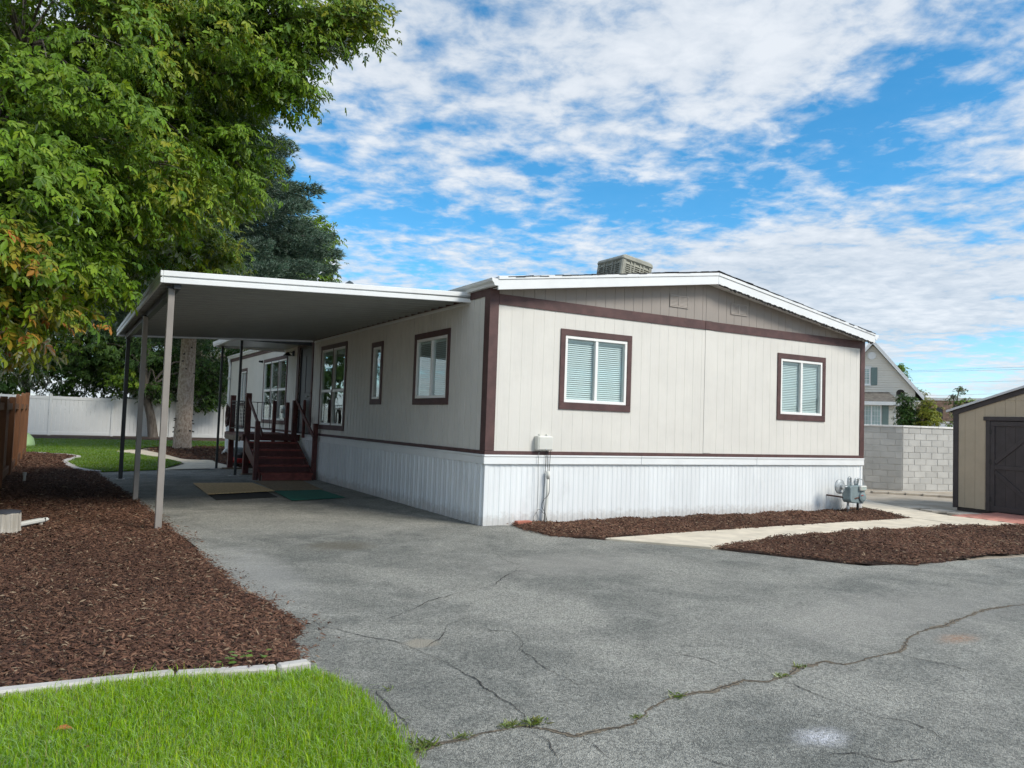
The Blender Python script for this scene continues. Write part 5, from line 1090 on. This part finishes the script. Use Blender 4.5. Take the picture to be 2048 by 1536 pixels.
# grass
def blades(name, poly, dens, h, w, palette, label, fall=4.0, z=.006, lean=.35, clump=0):
    pa = np.array(poly); x0, y0 = pa.min(0); x1, y1 = pa.max(0); n = int((x1-x0)*(y1-y0)*dens); X = x0+(x1-x0)*rng.random(n); Y = y0+(y1-y0)*rng.random(n); k = inside(poly, X, Y); X, Y = X[k], Y[k]
    D = np.hypot(X-CAM[0], Y-CAM[1]); keep = rng.random(len(X)) < np.clip((fall/D)**1.3, .02, 1); X, Y, D = X[keep], Y[keep], D[keep]; n = len(X)
    s = np.clip((D/fall)**.6, 1, 4); hh = h*(.45+.8*rng.random(n))*(1+.25*np.sin(X*4.1+1)*np.sin(Y*3.7)); ww = w*(.6+.7*rng.random(n))*s
    a = rng.random(n)*2*math.pi; ln = np.abs(rng.normal(lean, .3, n)); d = np.stack([np.cos(a), np.sin(a)], 1); sx = np.stack([-d[:, 1], d[:, 0]], 1)
    b = np.stack([X, Y], 1); V = np.zeros((n, 5, 3)); V[:, 0, :2] = b-sx*ww[:, None]/2; V[:, 1, :2] = b+sx*ww[:, None]/2
    m1 = b+d*(hh*ln*.35)[:, None]; V[:, 2, :2] = m1+sx*ww[:, None]*.4; V[:, 3, :2] = m1-sx*ww[:, None]*.4; V[:, 4, :2] = b+d*(hh*ln*1.1)[:, None]
    V[:, 2, 2] = V[:, 3, 2] = hh*.6; V[:, 4, 2] = hh*np.clip(1-.35*ln, .3, 1); V[:, :, 2] += z; q = np.arange(n)[:, None]*5
    F = np.concatenate([q+[[0, 1, 2]], q+[[0, 2, 3]], q+[[3, 2, 4]]]); T = tints(n, 0, palette, 5); pt = .5+.25*np.sin(X*2.3+1.3*np.sin(Y*1.9))+.25*np.sin(Y*3.1+1.7*np.sin(X*2.7)); pt = np.repeat(pt, 5)[:, None]; T = T*(.86+.22*pt)*(1+pt*np.array([.22, 0, 0])); dry = np.repeat(rng.random(n) < .035, 5); T[dry] = np.array([.34, .29, .13])*np.repeat(.6+.6*rng.random(n), 5)[dry][:, None]
    return tag(fast(name, V.reshape(-1, 3), F, M['grass'], None, (pa[:, 0].mean(), pa[:, 1].mean(), 0), T), label, kind='stuff')
GR = [(.19, .40, .012), (.25, .46, .014), (.155, .345, .012), (.31, .47, .02), (.22, .44, .010)]
LF = [p for p in LAWNF if p[1] > -9] + [(-9.5, -9)]
LFV = [(-8.6, -5.44), (-5.9, -5.45), (-5.0, -5.54), (-4.47, -5.66), (-4.24, -5.68), (-4.12, -6.2), (-4.14, -6.7), (-4.2, -7.15), (-4.35, -8.2), (-8.6, -8.2)]
blades('lawn_grass', LFV, 16000, .062, .0042, GR, 'bright green front lawn grass', fall=6.0)
blades('lawn_grass', [(-8.6, -5.36), (-5.9, -5.32), (-5.0, -5.40), (-4.3, -5.5), (-4.24, -5.60), (-5.0, -5.50), (-5.9, -5.45), (-8.6, -5.44)], 500, .07, .004, GR+[(.25, .21, .09)], 'stray grass blades along the front curb', fall=6)
blades('lawn_grass', LAWNB, 6500, .06, .006, [(.11, .25, .012), (.14, .28, .012), (.09, .21, .012), (.17, .29, .015)], 'bright green back lawn grass', fall=9)
blades('lawn_grass', [(-4.28, -5.7), (-4.08, -6.2), (-4.08, -6.8), (-4.1, -7.1), (-4.3, -7.1), (-4.2, -6.5)], 2500, .05, .004, GR+[(.22, .2, .09), (.17, .18, .06)], 'thinning grass fringe where lawn meets driveway', fall=6)
blades('lawn_grass', LFV, 1100, .10, .0035, GR+[(.33, .40, .06)], 'taller loose blades standing out of the front lawn', fall=6.0, lean=.6)
# weeds growing from the cracks
def weed(x, y, r, n, label):
    a = rng.random(n)*2*math.pi; el = .1+.7*rng.random(n); d = np.stack([np.cos(a)*np.cos(el), np.sin(a)*np.cos(el), np.sin(el)], 1); P = np.stack([x+rng.normal(0, r*.45, n), y+rng.normal(0, r*.22, n), np.full(n, .004)], 1)
    V, F = leaflets(P, norm(d), norm(np.cross(d, rng.normal(0, 1, (n, 3)))), r*(.35+.5*rng.random(n)), .14, .2, .3)
    o = fast('weed', V, F, M['grass'], None, (x, y, 0), tints(n, 0, [(.17, .25, .04), (.22, .28, .06), (.27, .27, .11), (.13, .2, .04)], 6)); tag(o, label, 'weed', 'weeds in the driveway cracks')
for (x, y, r, n), l in zip([(-3.85, -6.96, .05, 40), (-3.56, -6.94, .06, 60), (-3.42, -6.96, .07, 70), (-2.87, -7.14, .045, 30), (-4.09, -6.98, .08, 70), (-3.94, -6.16, .04, 14), (-1.55, -6.99, .06, 26), (-1.25, -6.91, .06, 22), (-2.45, -6.98, .07, 24)],
    ['small weed tuft in the crack nearest the front lawn', 'spreading weed tuft in the main driveway crack', 'bushy weed where two driveway cracks meet', 'small grey green weed at the crack bend', 'straggling weeds at the lawn corner', 'tiny weed sprig near the lawn edge', 'star shaped weed in the right part of crack', 'short weed farther right along the crack', 'thin yellowing weeds along the pale crack debris']): weed(x, y, r, n, l)
# clover sprout, dead stalk and fallen leaves
def sprig(x, y, label):
    n = 14; P = np.stack([x+rng.normal(0, .06, n), y+rng.normal(0, .03, n), .05+.05*rng.random(n)], 1); a = rng.random(n)*6.28; d = np.stack([np.cos(a), np.sin(a), np.full(n, .1)], 1)
    V, F = leaflets(P, norm(d), np.tile([0, 0, 1.], (n, 1))+rng.normal(0, .2, (n, 3)), .04+.02*rng.random(n), .9, .1, .1); tag(fast('clover_sprout', V, F, M['leaf'], None, (x, y, 0), tints(n, 0, [(.12, .22, .03), (.15, .25, .04)], 6)), label, 'weed')
sprig(-4.62, -5.42, 'bright green broadleaf sprout behind the front curb')
def fallen(x, y, L, a, col, label, z=.045):
    V, F = leaflets(np.array([[x, y, z]]), np.array([[math.cos(a), math.sin(a), .05]]), np.array([[.15, -.2, 1.]]), np.array([L]), .4, .3, .3); o = fast('fallen_leaf', V, F, M['leaf'], None, (x, y, z), np.tile(col, (6, 1))); tag(o, label, 'leaf', 'fallen leaves on the front lawn')
for q in ((-5.64, -6.14, .10, .3, (.42, .16, .05), 'long orange fallen leaf on the front grass'), (-5.66, -6.30, .06, 1.2, (.35, .42, .16), 'pale green fallen leaf on the front grass'), (-5.50, -6.42, .045, 2, (.36, .20, .08), 'small brown curled leaf at the bottom of the front grass'), (-4.95, -5.72, .03, 1, (.45, .2, .1), 'tiny orange leaf near the front curb'), (-5.15, -6.1, .035, 2.2, (.4, .26, .12), 'tan leaf in the middle of the front grass'), (-4.6, -6.05, .03, .4, (.42, .27, .13), 'small tan leaf toward the right of the front grass')): fallen(*q)
